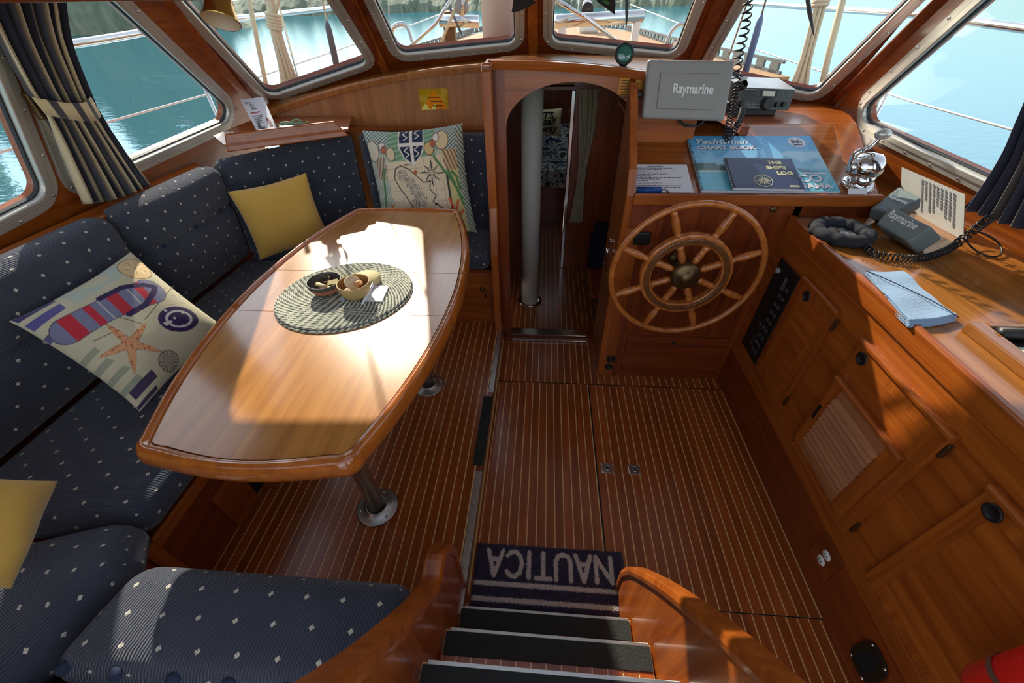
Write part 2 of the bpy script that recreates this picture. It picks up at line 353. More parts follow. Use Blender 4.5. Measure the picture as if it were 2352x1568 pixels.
def cast(poly, c, ang):
    d = np.array([math.cos(ang), math.sin(ang)]); best = None; n = len(poly)
    for i in range(n):
        p, q = poly[i], poly[(i+1) % n]; e = q-p; den = d[0]*e[1]-d[1]*e[0]
        if abs(den) < 1e-12: continue
        w_ = p-c; t = (w_[0]*e[1]-w_[1]*e[0])/den; u = (w_[0]*d[1]-w_[1]*d[0])/den
        if t > 0 and -1e-7 <= u <= 1+1e-7 and (best is None or t < best): best = t
    return c+d*best
def holed(pl, outer, inner, o0, o1):
    """wall or frame: the polygon outer with the hole inner, from offset o0 (towards the room) to o1"""
    outer = [np.array(p, float) for p in outer]; inner = [np.array(p, float) for p in inner]; c = sum(inner)/len(inner)
    an = sorted({round(math.atan2(*(p-c)[::-1]), 6) for p in inner+outer}); n = len(an)
    I = [cast(inner, c, a) for a in an]; U = [cast(outer, c, a) for a in an]; g = G()
    g.add([pl.to3(p, o0) for p in I]+[pl.to3(p, o0) for p in U]+[pl.to3(p, o1) for p in I]+[pl.to3(p, o1) for p in U],
          [f for i in range(n) for j in ((i+1) % n,) for f in ((i, n+i, n+j, j), (2*n+i, 2*n+j, 3*n+j, 3*n+i), (i, j, 2*n+j, 2*n+i), (n+i, 3*n+i, 3*n+j, n+j))])
    return g
WN = [0]
def window(pl, quad, r, flange=.05, lip=.014, lab=None, mat='aluw', screws=True):
    WN[0] += 1; quad = ccw([np.array(p) for p in quad])
    op = fillet(grow(quad, 0), r); fo = fillet(grow(quad, flange), r+flange); fi = fillet(grow(quad, -.004), r-.004); fm = fillet(grow(quad, .022), r+.02)
    fr = put('window_%d' % WN[0], holed(pl, fo, fm, .011, -.002), M[mat], kind='structure', bevel=.003)
    put('inner_lip', holed(pl, fm, fi, .016, -.02), M[mat], fr, bevel=.005)
    put('gasket', holed(pl, fillet(grow(quad, .004), r+.004), fillet(grow(quad, -.009), r-.009), -.004, -.018), M['gasket'], fr)
    g = G().add([pl.to3(p, -.010) for p in op], [tuple(range(len(op)))])
    put('pane', g, M['glass'], fr)
    if screws:
        lp = fillet(grow(quad, .036), r+.034, 3); L = 0; pts = lp+[lp[0]]; nxt = .05
        for a, b in zip(pts, pts[1:]):
            d = np.linalg.norm(b-a); 
            while nxt < L+d:
                q = a+(b-a)*((nxt-L)/d); put('screw', G().lathe([(.0055, 0), (.005, .003), (.0001, .004)], pl.to3(q, .011), pl.n, 8, close=False), M['steel'], fr, smooth=True); nxt += .155
            L += d
    return op
def wallpanel(name, pl, outer, hole, mat, thick=.05):
    return put(name, holed(pl, outer, hole, 0, -thick), M[mat], kind='structure')
# front facets: outer corners (3-D), glass corners from the photograph
def facet(name, P, vP, Q, vQ, zp, zq, px4, ztl, ztr, r, mat, low=.09):
    pl = Plane(P, Q, upto(P, vP, zp)); bl, br, tr, tl = [pl.pix(*p) for p in px4]
    tl = pl.atz(bl, tl, ztl); tr = pl.atz(br, tr, ztr)
    op = window(pl, [bl, br, tr, tl], r)
    outer = [pl.to2(upto(P, vP, P[2]-low)), pl.to2(upto(Q, vQ, Q[2]-low)), pl.to2(upto(Q, vQ, zq)), pl.to2(upto(P, vP, zp))]
    wallpanel(name, pl, ccw(outer), op, mat); return pl
plA = facet('wall_front_left', A, vA, B, vB, 2.24, 2.24, [(618, 220), (846, 142), (758, 7), (424, 8)], 1.865, 1.925, .055, 'teakd_x')
plB = facet('wall_front_center_left', B, vB, Cc, vC, 2.24, 2.24, [(918, 124), (1185, 97), (1183, 0), (860, 0)], 2.08, 2.12, .055, 'teakd_x')
plC = facet('wall_front_center_right', Cc, vC, B2, vB2, 2.24, 2.24, [(1267, 93), (1552, 122), (1598, 0), (1270, 0)], 2.14, 2.12, .055, 'teakd_x')
plD = facet('wall_front_right', B2, vB2, A2, vA2, 2.24, 2.24, [(1620, 162), (1872, 216), (2086, 3), (1715, 0)], 2.06, 1.98, .055, 'teakd_x')
# side walls
plL = Plane(LA, A, upto(A, vA, 1.8)); plR = Plane(A2, RA, upto(A2, vA2, 1.8))
def lineq(pl, a, b, s): return a+(b-a)*s
l2f, l2t, l2b = plL.pix(548, 266), plL.pix(280, 20), plL.pix(318, 367)
l2back = l2f+(l2b-l2f)*1.42
l2tf = plL.atz(l2f, l2t, 1.95); updir = plL.to2(plL.o+np.array([0, 0, 1.0])); 
l1f, l1t, l1b = plL.pix(106, 447), plL.pix(0, 200), plL.pix(0, 500)
l1tf = plL.atz(l1f, l1t, 1.95); l1back = l1f+(l1b-l1f)*3.2
rake1 = (l1tf-l1f)
l2tb = l2back+rake1*((l2tf-l2f)[1]/rake1[1])
l1tb = l1back+np.array([0, rake1[1]])
opL2 = window(plL, [l2back, l2f, l2tf, l2tb], .06); opL1 = window(plL, [l1back, l1f, l1tf, l1tb], .06)
mid0 = (l2back+l1f)/2; mid1 = (l2tb+l1tf)/2; md = (mid1-mid0)/np.linalg.norm(mid1-mid0)
def on_line_z(pl, p, d, z): a, b = pl.to3(p), pl.to3(p+d); return p+d*((z-a[2])/(b[2]-a[2]))
lo, hi = on_line_z(plL, mid0, md, .93), on_line_z(plL, mid1, md, 2.24)
a_lo, a_hi = plL.to2(upto(A, vA, A[2]-.1)), plL.to2(upto(A, vA, 2.24))
def onpl(pl, y, z):   # the point of a side plane at a given station and height
    return np.array([pl.o[0]-(pl.n[1]*(y-pl.o[1])+pl.n[2]*(z-pl.o[2]))/pl.n[0], y, z])
a_bot = plL.to2(onpl(plL, 2.86, .93))
wallpanel('wall_left', plL, ccw([lo, a_bot, a_lo, a_hi, hi]), opL2, 'teak_y')
bk = plL.to2(onpl(plL, -.6, .93)); bkt = plL.to2(onpl(plL, -.6, 2.24))
wallpanel('wall_left_aft', plL, ccw([bk, lo, hi, bkt]), opL1, 'teak_y')
rb, rt, rr = plR.pix(1958, 268), plR.pix(2262, 0), plR.pix(2244, 401)
rtf = plR.atz(rb, rt, 1.95); rback = rb+(rr-rb)*2.6; rtb = rback+np.array([0, (rtf-rb)[1]])
opR = window(plR, [rb, rback, rtb, rtf], .06)
r_lo = plR.to2(upto(A2, vA2, A2[2]-.12)); r_hi = plR.to2(upto(A2, vA2, 2.24)); rk0, rk1 = plR.to2(onpl(plR, -.6, .93)), plR.to2(onpl(plR, -.6, 2.24)); r_bot = plR.to2(onpl(plR, 2.88, .93))
wallpanel('wall_right', plR, ccw([r_lo, r_bot, rk0, rk1, r_hi]), opR, 'teak_y')
# lower hull sides behind the furniture
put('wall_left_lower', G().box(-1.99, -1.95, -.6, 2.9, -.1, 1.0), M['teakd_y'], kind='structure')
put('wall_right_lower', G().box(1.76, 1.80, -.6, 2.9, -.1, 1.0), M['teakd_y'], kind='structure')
# posts between the windows
def post(n, P, v, z1, w_, d_, mat, side=(1, 0, 0), low=.05, inn=.02):
    a, b = upto(P, v, P[2]-low), upto(P, v, z1); s = unit(side)*w_/2; inw = unit(np.cross(unit(b-a), s)); inw = inw if inw[1] < 0 else -inw
    put('trim_%d' % n, G().hexa([a-s, a+s, a+s+inw*d_, a-s+inw*d_], [b-s, b+s, b+s+inw*d_, b-s+inw*d_]), M[mat], kind='structure', bevel=.004)
post(3, B, vB, 2.22, .045, .02, 'teak_z'); post(4, Cc, vC, 2.22, .055, .02, 'teak_z'); post(5, B2, vB2, 2.22, .06, .02, 'teakd_z')
post(6, A, vA, 2.22, .05, .02, 'teak_z', (.75, .66, 0)); post(7, A2, vA2, 2.22, .06, .02, 'teakd_z', (.75, -.66, 0))
# headers over the left windows, ceiling with the open hatch above the companionway, aft bulkhead
HZ = 1.772
def board(name, a, b, z0, z1, t, mat):
    a, b = V3(a), V3(b); n = unit(np.cross(b-a, (0, 0, 1))); n = n if n@(np.array([0, .6, 0])-a) > 0 else -n
    p = [a, b, b+n*t, a+n*t]; return put(name, G().hexa([(q[0], q[1], z0) for q in p], [(q[0], q[1], z1) for q in p]), M[mat], kind='structure', bevel=.004)
put('trim_8', G().hexa([(-.78, .05, 1.757), (-.72, .05, 1.757), (-.72, 2.02, 1.772), (-.78, 2.02, 1.772)], [(-.78, .05, 2.22), (-.72, .05, 2.22), (-.72, 2.02, 2.22), (-.78, 2.02, 2.22)]), M['teakd_y'], kind='structure', bevel=.004)
CX0, CX1, CY = -.66, .75, .66  # hatch opening, out of view, widened to let in more fill light
_t = lambda P, v: upto(P, v, 2.22)[:2]
fl_ = [(-1.9, -.6)]+[tuple(_t(P, v)) for P, v in ((A, vA), (B, vB), (Cc, vC), (B2, vB2), (A2, vA2))]+[(1.66, -.6)]
for i, pg in enumerate(([fl_[0], (CX0, -.6), (CX0, CY), (CX0, 2.12), fl_[2], fl_[1]], [fl_[6], fl_[5], fl_[4], (CX1, 2.14), (CX1, CY), (CX1, -.6)], [(CX0, CY), (CX1, CY), (CX1, 2.14), fl_[3], (CX0, 2.12)])):
    put('ceiling' if i == 0 else 'ceiling_%d' % (i+1), G().prism([(x, y, 2.215) for x, y in pg], (0, 0, .04)), M['white'], kind='structure')
put('wall_aft_left', G().box(-1.99, -.62, -.66, -.6, 0, 1.2), M['teak_z'], kind='structure')  # unseen aft walls kept low to admit fill light from astern
put('wall_aft_right', G().box(.62, 1.85, -.66, -.6, 0, 1.2), M['teak_z'], kind='structure')
for i, x in enumerate((-1.93, -.64, .60, 1.72)): put('trim_%d' % (40+i), G().box(x, x+.07, -.66, -.6, 1.2, 2.22), M['teak_z'], kind='structure')
# =================================================================== forward panel behind the settee, ledge under the windows, dash over the door
YP = 2.72
_lp = np.array([PY(x, y, YP-.035) for x, y in ((1138, 146), (1001, 156), (890, 175), (780, 197), (640, 243))]); _lc = np.polyfit(_lp[:, 0], _lp[:, 2], 2)
def ledge_z(x): return float(np.polyval(_lc, x))
xs = np.linspace(-1.75, -.285, 24)
put('wall_front_panel', G().prism([(x, YP, ledge_z(x)-.03) for x in xs]+[(-.285, YP, .2), (-1.75, YP, .2)], (0, .02, 0)), M['panel'], kind='structure')
base = [np.array([-1.95, 2.72, 1.25]), A, B, Cc]
def base_at(x):
    for p, q in zip(base, base[1:]):
        if p[0] <= x <= q[0]: return p+(q-p)*((x-p[0])/(q[0]-p[0]))
    return base[-1]
g = G(); g.grid(lambda u, v: (lambda x: np.array([x, YP-.035, ledge_z(x)])*(1-v)+(base_at(x)+np.array([0, .03, -.005]))*v)(-1.75+u*1.50), 24, 4)
put('ledge', g, M['oak'], kind='structure').name = 'trim_10'
g = G()
for dz, dy in ((0, -.035),): pass
sec = [(-.035, 0), (-.042, -.012), (-.035, -.036), (-.0, -.036), (0, 0)]
vs = [(x, YP+a, ledge_z(x)+b) for x in np.linspace(-1.75, -.285, 24) for a, b in sec]
k = len(sec); g.add(vs, [(i*k+j, i*k+(j+1) % k, (i+1)*k+(j+1) % k, (i+1)*k+j) for i in range(23) for j in range(k)])
put('trim_11', g, M['panel'], kind='structure', smooth=False)
put('trim_12', G().box(-1.25, -.285, YP-.03, YP, PY(1135, 288, YP)[2]-.02, PY(1135, 288, YP)[2]+.004), M['teak_x'], kind='structure', bevel=.004)
# partition on the left of the doorway, with its stepped edge trim
pf = [PY(1146, 150, 2.03), PY(1141, 478, 2.03), PY(1131, 575, 2.03), PY(1137, 745, 2.03)]
zt = pf[0][2]-.002
prof = [(2.03, zt+.0), (2.03, pf[1][2]), (1.985, pf[2][2]), (1.985, 0.0), (2.74, 0.0), (2.74, ledge_z(-.28)), (2.20, zt+.01)]
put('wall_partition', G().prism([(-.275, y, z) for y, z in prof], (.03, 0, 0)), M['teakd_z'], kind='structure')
g = G(); cx0, cx1 = -.282, -.238
path = [(2.06, zt+.012), (2.022, zt-.02), (2.022, pf[1][2]), (1.975, pf[2][2]), (1.975, .0)]
def strip(g, path, x0, x1, t):
    P = [np.array(p) for p in path]; n = len(P); vs = []
    for i in range(n):
        d = P[min(i+1, n-1)]-P[max(i-1, 0)]; d = d/np.linalg.norm(d); nn = np.array([-d[1], d[0]]); 
        nn = nn if nn[0] > 0 else -nn
        a, b = P[i], P[i]+nn*t
        vs += [(x0, a[0], a[1]), (x1, a[0], a[1]), (x1, b[0], b[1]), (x0, b[0], b[1])]
    fs = [(i*4+j, i*4+(j+1) % 4, i*4+4+(j+1) % 4, i*4+4+j) for i in range(n-1) for j in range(4)]+[(3, 2, 1, 0), tuple(n*4-4+j for j in range(4))]
    return g.add(vs, fs)
put('trim_13', strip(g, path, cx0, cx1, .022), M['teak_z'], kind='structure', bevel=.006)
# arched door bulkhead
def dash_z(x): return 1.556-.10*max(0, x+.2)**2-.012*(x+.2)
XL_, XR_, ARC = -.19, .42, .115   # opening
DX = (XL_+XR_)/2; hw = (XR_-XL_)/2; ztop = PY(1318, 188, YB)[2]; zsp = ztop-.19
arch = [(DX+hw*math.cos(a), zsp+(ztop-zsp)*math.sin(a)) for a in np.linspace(0, math.pi, 25)]
def bulk(y):
    up = [(x, dash_z(x)-.002) for x in np.linspace(-.25, .86, 23)]
    return up
g = G(); top = [(DX+(-hw*1.0+2*hw*i/24), dash_z(DX-hw+2*hw*i/24)) for i in range(25)][::-1]
n = 25; F = [(p[0], YB, p[1]) for p in arch]; T_ = [(p[0], YB, p[1]) for p in top]
for off in (0, .03): g.add([(x, y+off, z) for x, y, z in F+T_], [(i, i+1, n+i+1, n+i) for i in range(n-1)])
g.add([(x, YB, z) for x, _, z in F]+[(x, YB+.03, z) for x, _, z in F], [(i, i+1, n+i+1, n+i) for i in range(n-1)])
put('wall_door_arch', g, M['teak_x'], kind='structure')
put('wall_door_left', G().box(-.26, XL_, YB, YB+.03, 0, dash_z(-.2)), M['teakd_z'], kind='structure')
put('wall_door_right', G().prism([(XR_, YB, -.02), (.70, YB, 1.0), (.70, YB, dash_z(.70)), (XR_, YB, dash_z(XR_))], (0, .03, 0)), M['teak_x'], kind='structure')
# dash shelf over the door, running forward to the window bases
g = G()
def basR(x):
    p, q = (B, Cc) if x < Cc[0] else (Cc, B2)
    return p+(q-p)*((x-p[0])/(q[0]-p[0]))
g.grid(lambda u, v: (lambda x: np.array([x, YB-.03, dash_z(x)])*(1-v)+(basR(x)+np.array([0, .03, 0]))*v)(-.26+u*.96), 16, 4)
put('trim_14', g, M['oak'], kind='structure')
vs = [(x, YB+a-.0, dash_z(x)+b) for x in np.linspace(-.245, .70, 20) for a, b in ((-.03, .0), (-.036, -.012), (-.03, -.034), (0, -.034), (0, 0))]
g = G().add(vs, [(i*5+j, i*5+(j+1) % 5, (i+1)*5+(j+1) % 5, (i+1)*5+j) for i in range(19) for j in range(5)])
put('trim_15', g, M['teak_x'], kind='structure')
# door sill
s = put('trim_16', G().box(XL_-.05, XR_+.02, 2.056, 2.16, -.02, .028), M['teakd_x'], kind='structure', bevel=.004)
put('sill_plate', G().box(XL_, XR_-.1, 2.085, 2.15, .028, .031), M['steel'], s, bevel=.001)
put('sill_strip', G().box(XL_+.01, XR_-.1, 2.048, 2.056, .006, .014), M['steel'], s, bevel=.001)
# =================================================================== settee base
rx = -1.205
st = thing('settee_base', (-1.6, 1.2, ZD), 'varnished teak settee base running along the side windows', 'settee base')
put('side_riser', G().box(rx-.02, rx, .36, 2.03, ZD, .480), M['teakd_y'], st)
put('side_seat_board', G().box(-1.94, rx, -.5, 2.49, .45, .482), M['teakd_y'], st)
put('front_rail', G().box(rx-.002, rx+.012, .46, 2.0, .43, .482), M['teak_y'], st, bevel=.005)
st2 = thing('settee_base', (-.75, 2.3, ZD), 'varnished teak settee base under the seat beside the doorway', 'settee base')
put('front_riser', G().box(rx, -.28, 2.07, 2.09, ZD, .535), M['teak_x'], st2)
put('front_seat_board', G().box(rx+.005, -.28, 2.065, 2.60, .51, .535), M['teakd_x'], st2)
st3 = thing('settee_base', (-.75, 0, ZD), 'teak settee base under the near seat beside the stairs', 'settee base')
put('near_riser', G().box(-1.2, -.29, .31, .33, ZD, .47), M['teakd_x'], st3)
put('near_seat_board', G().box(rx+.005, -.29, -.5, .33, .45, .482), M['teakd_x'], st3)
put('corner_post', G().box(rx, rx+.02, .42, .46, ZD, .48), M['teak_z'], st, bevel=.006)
# drop-front with slatted opening low on the side riser (book rack under the table)
put('locker_frame', G().box(rx, rx+.012, .66, .80, ZD, .36), M['teak_y'], st, bevel=.003)
for i in range(3): put('rack_slat', G().box(rx+.01, rx+.075, .83+.11*i, .855+.11*i, ZD+.002, ZD+.012), M['teak_x'], st, bevel=.002)
put('rack_box', G().box(rx-.002, rx+.004, .8, 1.2, ZD+.005, .33), M['black'], st)
lk = G().lathe([(.0001, .012), (.011, .011), (.013, 0)], (-.36, 2.069, .40), (0, -1, 0), 14, close=False); put('lock', lk.tube([(-.36, 2.055, .40), (-.335, 2.05, .375), (-.34, 2.05, .345)], .005, 6), M['bronze'], st2, smooth=True)
# =================================================================== cushions
def cushion(name, quad, nrm, T, r, lab, cat, group, crease=None, puff=.02, nu=30, nv=22, buttons=(), dip=.02, tufted=()):
    """quad: four corners of the visible face (u along 0->1, v along 0->3); nrm points out of it; T thickness behind"""
    q = [V3(p) for p in quad]; nrm = unit(nrm); L = (np.linalg.norm(q[1]-q[0])+np.linalg.norm(q[2]-q[3]))/2; W = (np.linalg.norm(q[3]-q[0])+np.linalg.norm(q[2]-q[1]))/2
    nt_ = 6; pts = {}; g = G(); uvs = []
    def P(a, b, c):   # local box coords in metres: a in +-L/2, b in +-W/2, c in +-T/2
        h = np.array([L/2, W/2, T/2]); p = np.array([a, b, c]); cl = np.clip(p, -(h-r), h-r); d = p-cl; n_ = np.linalg.norm(d)
        if n_ > 1e-9: p = cl+d/n_*r if n_ > r*.999 or np.count_nonzero(np.abs(d) > 1e-9) > 1 else p
        u, v = p[0]/L+.5, p[1]/W+.5
        z = p[2]; f = max(0, math.sin(math.pi*min(1, max(0, u))))**.5*max(0, math.sin(math.pi*min(1, max(0, v))))**.5
        z += (1 if p[2] > 0 else -.0)*puff*f*(abs(p[2])/(T/2))
        if crease is not None and p[2] > 0: z -= dip*math.exp(-((v-crease)/.035)**2)*(abs(p[2])/(T/2))
        for (bu, bv) in tufted:
            if p[2] > 0: z -= .014*math.exp(-(((u-bu)*L/.03)**2+((v-bv)*W/.03)**2))
        base_ = (q[0]*(1-u)+q[1]*u)*(1-v)+(q[3]*(1-u)+q[2]*u)*v
        return base_+nrm*(z-T/2)
    def sheet(fn, na, nb, uvf):
        b0 = len(g.v)
        for j in range(nb+1):
            for i in range(na+1):
                a, b, c = fn(i/na*2-1, j/nb*2-1); g.v.append(tuple(P(a, b, c))); uvs.append(uvf(a, b, c))
        for j in range(nb):
            for i in range(na): g.f.append([b0+j*(na+1)+i, b0+j*(na+1)+i+1, b0+(j+1)*(na+1)+i+1, b0+(j+1)*(na+1)+i]); g.m.append(0)
    h = (L/2, W/2, T/2)
    sheet(lambda s, t: (s*h[0], t*h[1], h[2]), nu, nv, lambda a, b, c: (a, b))
    sheet(lambda s, t: (-s*h[0], t*h[1], -h[2]), nu, nv, lambda a, b, c: (a, b))
    sheet(lambda s, t: (s*h[0], h[1], -t*h[2]), nu, nt_, lambda a, b, c: (a, b+h[2]-c))
    sheet(lambda s, t: (s*h[0], -h[1], t*h[2]), nu, nt_, lambda a, b, c: (a, b-h[2]+c))
    sheet(lambda s, t: (h[0], s*h[1], t*h[2]), nv, nt_, lambda a, b, c: (a+h[2]-c, b))
    sheet(lambda s, t: (-h[0], -s*h[1], t*h[2]), nv, nt_, lambda a, b, c: (a-h[2]+c, b))
    ob = put(name, g, M['navy'], smooth=True, label=lab, cat=cat, group=group, uv=uvs, origin=sum(q)/4-nrm*T)
    wd = ob.modifiers.new('weld', 'WELD'); wd.merge_threshold = .0004
    for (u, v) in buttons:
        c = P((u-.5)*L, (v-.5)*W, T/2); put('button', G().lathe([(.017, -.004), (.016, .004), (.010, .009), (.0001, .011)], c, nrm, 14, close=False), M['navy_plain'], ob, smooth=True)
    return ob
M['navy_plain'] = plain('navy_button', srgb(44, 54, 78), .9, noise=.15, nscale=300)
SZ = .625
gs, gb = 'navy settee seat cushions', 'navy settee back cushions'
cushion('seat_cushion', [(-1.17, .462, SZ-.01), (-1.17, 2.025, SZ), (-1.78, 2.025, SZ-.02), (-1.80, .40, SZ-.02)], (0, 0, 1), .12, .05, 'long navy dotted seat cushion along the side windows', 'cushion', gs, puff=.03, nu=46)
cushion('seat_cushion', [(-1.10, 2.045, SZ), (-1.75, 2.03, SZ), (-1.75, 2.46, SZ-.01), (-1.10, 2.46, SZ-.01)][::-1], (0, 0, 1), .075, .03, 'navy dotted seat cushion in the far corner behind the table', 'cushion', gs, puff=.02)
cushion('seat_cushion', [(-.305, 2.035, SZ-.005), (-1.09, 2.035, SZ-.005), (-1.09, 2.47, SZ-.01), (-.305, 2.47, SZ-.01)][::-1], (0, 0, 1), .075, .036, 'navy dotted seat cushion beside the doorway partition', 'cushion', gs, puff=.02)
# mitred wedge and near seat
cushion('seat_cushion', [(-1.085, .352, SZ+.005), (-1.16, .468, SZ), (-1.52, .37, SZ-.005), (-1.15, .02, SZ)], (0, 0, 1), .12, .055, 'navy dotted wedge cushion between the near seat and side seat', 'cushion', gs, puff=.045)
nearq = [(-1.055, .362, SZ+.005), (-.297, .362, SZ), (-.297, .11, SZ), (-1.11, .11, SZ+.005)]
cushion('seat_cushion', nearq, (0, 0, 1), .12, .06, 'near navy dotted seat cushion partly in sunshine beside the stairs', 'cushion', gs, puff=.03, nu=40, buttons=[(.065, .955), (.23, .955), (.40, .955), (.56, .955), (.72, .955), (.88, .955)])
cushion('seat_cushion', [(-1.14, .10, SZ-.01), (-.297, .10, SZ-.01), (-.297, -.3, SZ-.02), (-1.5, -.3, SZ-.02)], (0, 0, 1), .12, .05, 'navy dotted seat cushion at the bottom edge behind the button row', 'cushion', gs, puff=.03)
cushion('seat_cushion', [(-1.21, .05, SZ-.01), (-1.53, .36, SZ-.01), (-1.9, .3, SZ-.02), (-1.64, -.32, SZ-.02)], (0, 0, 1), .12, .05, 'navy dotted corner seat cushion beneath the near yellow pillow', 'cushion', gs, puff=.04)
# backs
cushion('back_cushion', [(-1.755, .42, .615), (-1.755, 1.432, .615), (-1.715, 1.432, 1.145), (-1.715, .42, 1.15)], (1, 0, .1), .15, .065, 'near navy dotted back cushion under the aft side window', 'cushion', gb, crease=.56, puff=.035, nu=40, nv=34, dip=.03)
cushion('back_cushion', [(-1.755, 1.438, .615), (-1.735, 2.06, .615), (-1.675, 2.06, 1.145), (-1.70, 1.438, 1.145)], (1, 0, .1), .15, .06, 'buttoned navy dotted back cushion below the striped curtain', 'cushion', gb, crease=.60, puff=.035, nu=34, nv=34, dip=.028, buttons=[(.18, .6), (.5, .6), (.82, .6)], tufted=[(.18, .6), (.5, .6), (.82, .6)])
cn = np.cross((.53, .48, 0), (-.02, .10, .56))
cushion('back_cushion', [(-1.74, 2.03, .615), (-1.12, 2.44, .615), (-1.165, 2.60, 1.165), (-1.715, 2.05, 1.15)], cn, .13, .055, 'angled navy dotted back cushion across the far corner', 'cushion', gb, crease=.58, puff=.03, nu=34, nv=34, dip=.02)
cushion('back_cushion', [(-1.10, 2.43, .615), (-.295, 2.43, .615), (-.295, 2.56, 1.165), (-1.14, 2.56, 1.165)], (0, -1, .22), .10, .04, 'navy dotted back cushion behind the map pillow', 'cushion', gb, crease=.62, puff=.02, nu=34, nv=34, dip=.015)
# sill rail above the side backs
put('trim_20', G().hexa([(-1.89, -.4, 1.085), (-1.80, -.4, 1.085), (-1.80, -.4, 1.12), (-1.89, -.4, 1.13)], [(-1.87, 2.12, 1.085), (-1.78, 2.06, 1.085), (-1.78, 2.06, 1.12), (-1.87, 2.12, 1.13)]), M['teak_y'], kind='structure', bevel=.006)
# corner shelf with a raised edge
sh = [PZ(512, 328, 1.235), PZ(798, 292, 1.235)]; s0, s1 = sh
put('trim_21', G().prism([(s0[0], s0[1], 1.215), (s1[0], s1[1], 1.215), (s1[0]-.10, 2.71, 1.215), (-1.5, 2.71, 1.215), (-1.80, 2.70, 1.215), (-1.80, 2.25, 1.215)], (0, 0, .012)), M['teak_x'], kind='structure')
sd = unit(s1-s0); sn = np.array([-sd[1], sd[0], 0])
put('trim_22', G().hexa([s0+np.array([0, 0, -.045]), s1+np.array([0, 0, -.045]), s1+sn*.02+np.array([0, 0, -.045]), s0+sn*.02+np.array([0, 0, -.045])],
    [s0+sd*.02+sn*.012+np.array([0, 0, .035]), s1-sd*.06+sn*.012+np.array([0, 0, .035]), s1-sd*.06+sn*.026+np.array([0, 0, .035]), s0+sd*.02+sn*.026+np.array([0, 0, .035])]), M['teak_x'], kind='structure', bevel=.006)
# =================================================================== table
ZT = .90
tb = thing('dinette_table', (-.73, 1.28, ZD), 'boat-shaped varnished teak dinette table on two metal pedestals', 'table')
outl = [(300, 1025), (425, 1064), (600, 1077), (760, 1070), (850, 1052), (893, 1018), (925, 960), (1010, 800), (1045, 715), (1072, 640), (1082, 590), (1084, 530), (1080, 500), (1066, 483),
        (1000, 478), (900, 474), (800, 476), (768, 487), (620, 612), (527, 707), (430, 830), (350, 935), (308, 995)]
o3 = np.array([PZ(x, y, ZT)[:2] for x, y in outl])
cxm = -.735
sA, sB = PZ(850, 622, ZT)[1], PZ(790, 717, ZT)[1]
# symmetric boat shape fitted to the outline
def half(y):   # half breadth along the table
    t = (y-1.29)/.79; return .433-.135*abs(t)**2.3-.02*abs(t)
Y0, Y1 = .505, 2.075
def outline(off, n=40, rc=.05):
    pts = []
    ys = np.array(sorted(list(np.linspace(Y0+rc-off*0, Y1-rc, n))+[sA, sB]))
    right = [(cxm+half(y)-off, y) for y in ys]
    def corner(x, y, sx, sy):
        hx = half(y)-off; c = (cxm+sx*(hx-rc+off*.0), y); R_ = rc; return [(c[0]+sx*R_*math.cos(a), c[1]+sy*(R_-off)*math.sin(a)) for a in np.linspace(.05, math.pi/2, 7)]
    top = corner(0, Y1-rc, 1, 1); topl = [(2*cxm-x, y) for x, y in top][::-1]
    nb = 9; 
    topm = [(top[-1][0]+(topl[0][0]-top[-1][0])*i/nb, Y1-off+.012*math.sin(math.pi*i/nb)) for i in range(1, nb)]
    left = [(2*cxm-x, y) for x, y in right][::-1]
    bl = [(x, Y0+rc-(y-(Y1-rc))) for x, y in top]; botl = [(2*cxm-x, y) for x, y in bl]
    botm = [(botl[-1][0]+(bl[-1][0]-botl[-1][0])*i/nb, Y0+off-.028*math.sin(math.pi*i/nb)) for i in range(1, nb)]
    return right+top+topm+topl+left+botl+botm+bl[::-1]
OUT, INN = outline(0), outline(.034)
def clip(poly, ya, yb):
    def half_(p, f):
        out = []
        for a, b in zip(p, p[1:]+p[:1]):
            fa, fb = f(a), f(b)
            if fa >= 0: out.append(a)
            if fa*fb < 0: k = fa/(fa-fb); out.append((a[0]+(b[0]-a[0])*k, a[1]+(b[1]-a[1])*k))
        return out
    return half_(half_(poly, lambda q: q[1]-ya), lambda q: yb-q[1])
for a, b in ((Y0-.1, sB-.0008), (sB+.0008, sA-.0008), (sA+.0008, Y1+.1)):
    put('table_leaf', G().prism([(x, y, ZT-.035) for x, y in clip(INN, a, b)], (0, 0, .031)), M['tabletop'], tb, bevel=.0008)
# raised rim, cut at the leaf joints
def rim_piece(idx):
    g = G(); sec = [(0, -.05), (-.004, -.03), (0.0, -.006), (.006, .004), (.016, .008), (.027, .003), (.033, -.006), (.034, -.05)]; k = len(sec)
    N = len(OUT); vs = []
    for i in idx:
        p, q = np.array(OUT[i % N]), np.array(INN[i % N]); d = (q-p)/max(np.linalg.norm(q-p), 1e-6); w_ = np.linalg.norm(q-p)
        vs += [(p[0]+d[0]*s_*w_/.034, p[1]+d[1]*s_*w_/.034, ZT+h_) for s_, h_ in sec]
    m = len(idx); g.add(vs, [(i*k+j, (i+1)*k+j, (i+1)*k+(j+1) % k, i*k+(j+1) % k) for i in range(m-1) for j in range(k)]+[tuple(range(k)), tuple((m-1)*k+j for j in range(k-1, -1, -1))])
    put('rim', g, M['rim'], tb, bevel=.0015, smooth=True)
N = len(OUT); ys_ = [p[1] for p in OUT]
cc = [i for i in range(N) if abs(ys_[i]-sA) < 1e-9 or abs(ys_[i]-sB) < 1e-9]
for a, b in zip(cc, cc[1:]+[cc[0]+N]): rim_piece(list(range(a, b+1)))
put('under_frame', G().box(cxm-.16, cxm+.16, .62, 1.95, ZT-.07, ZT-.037), M['teakd_y'], tb)
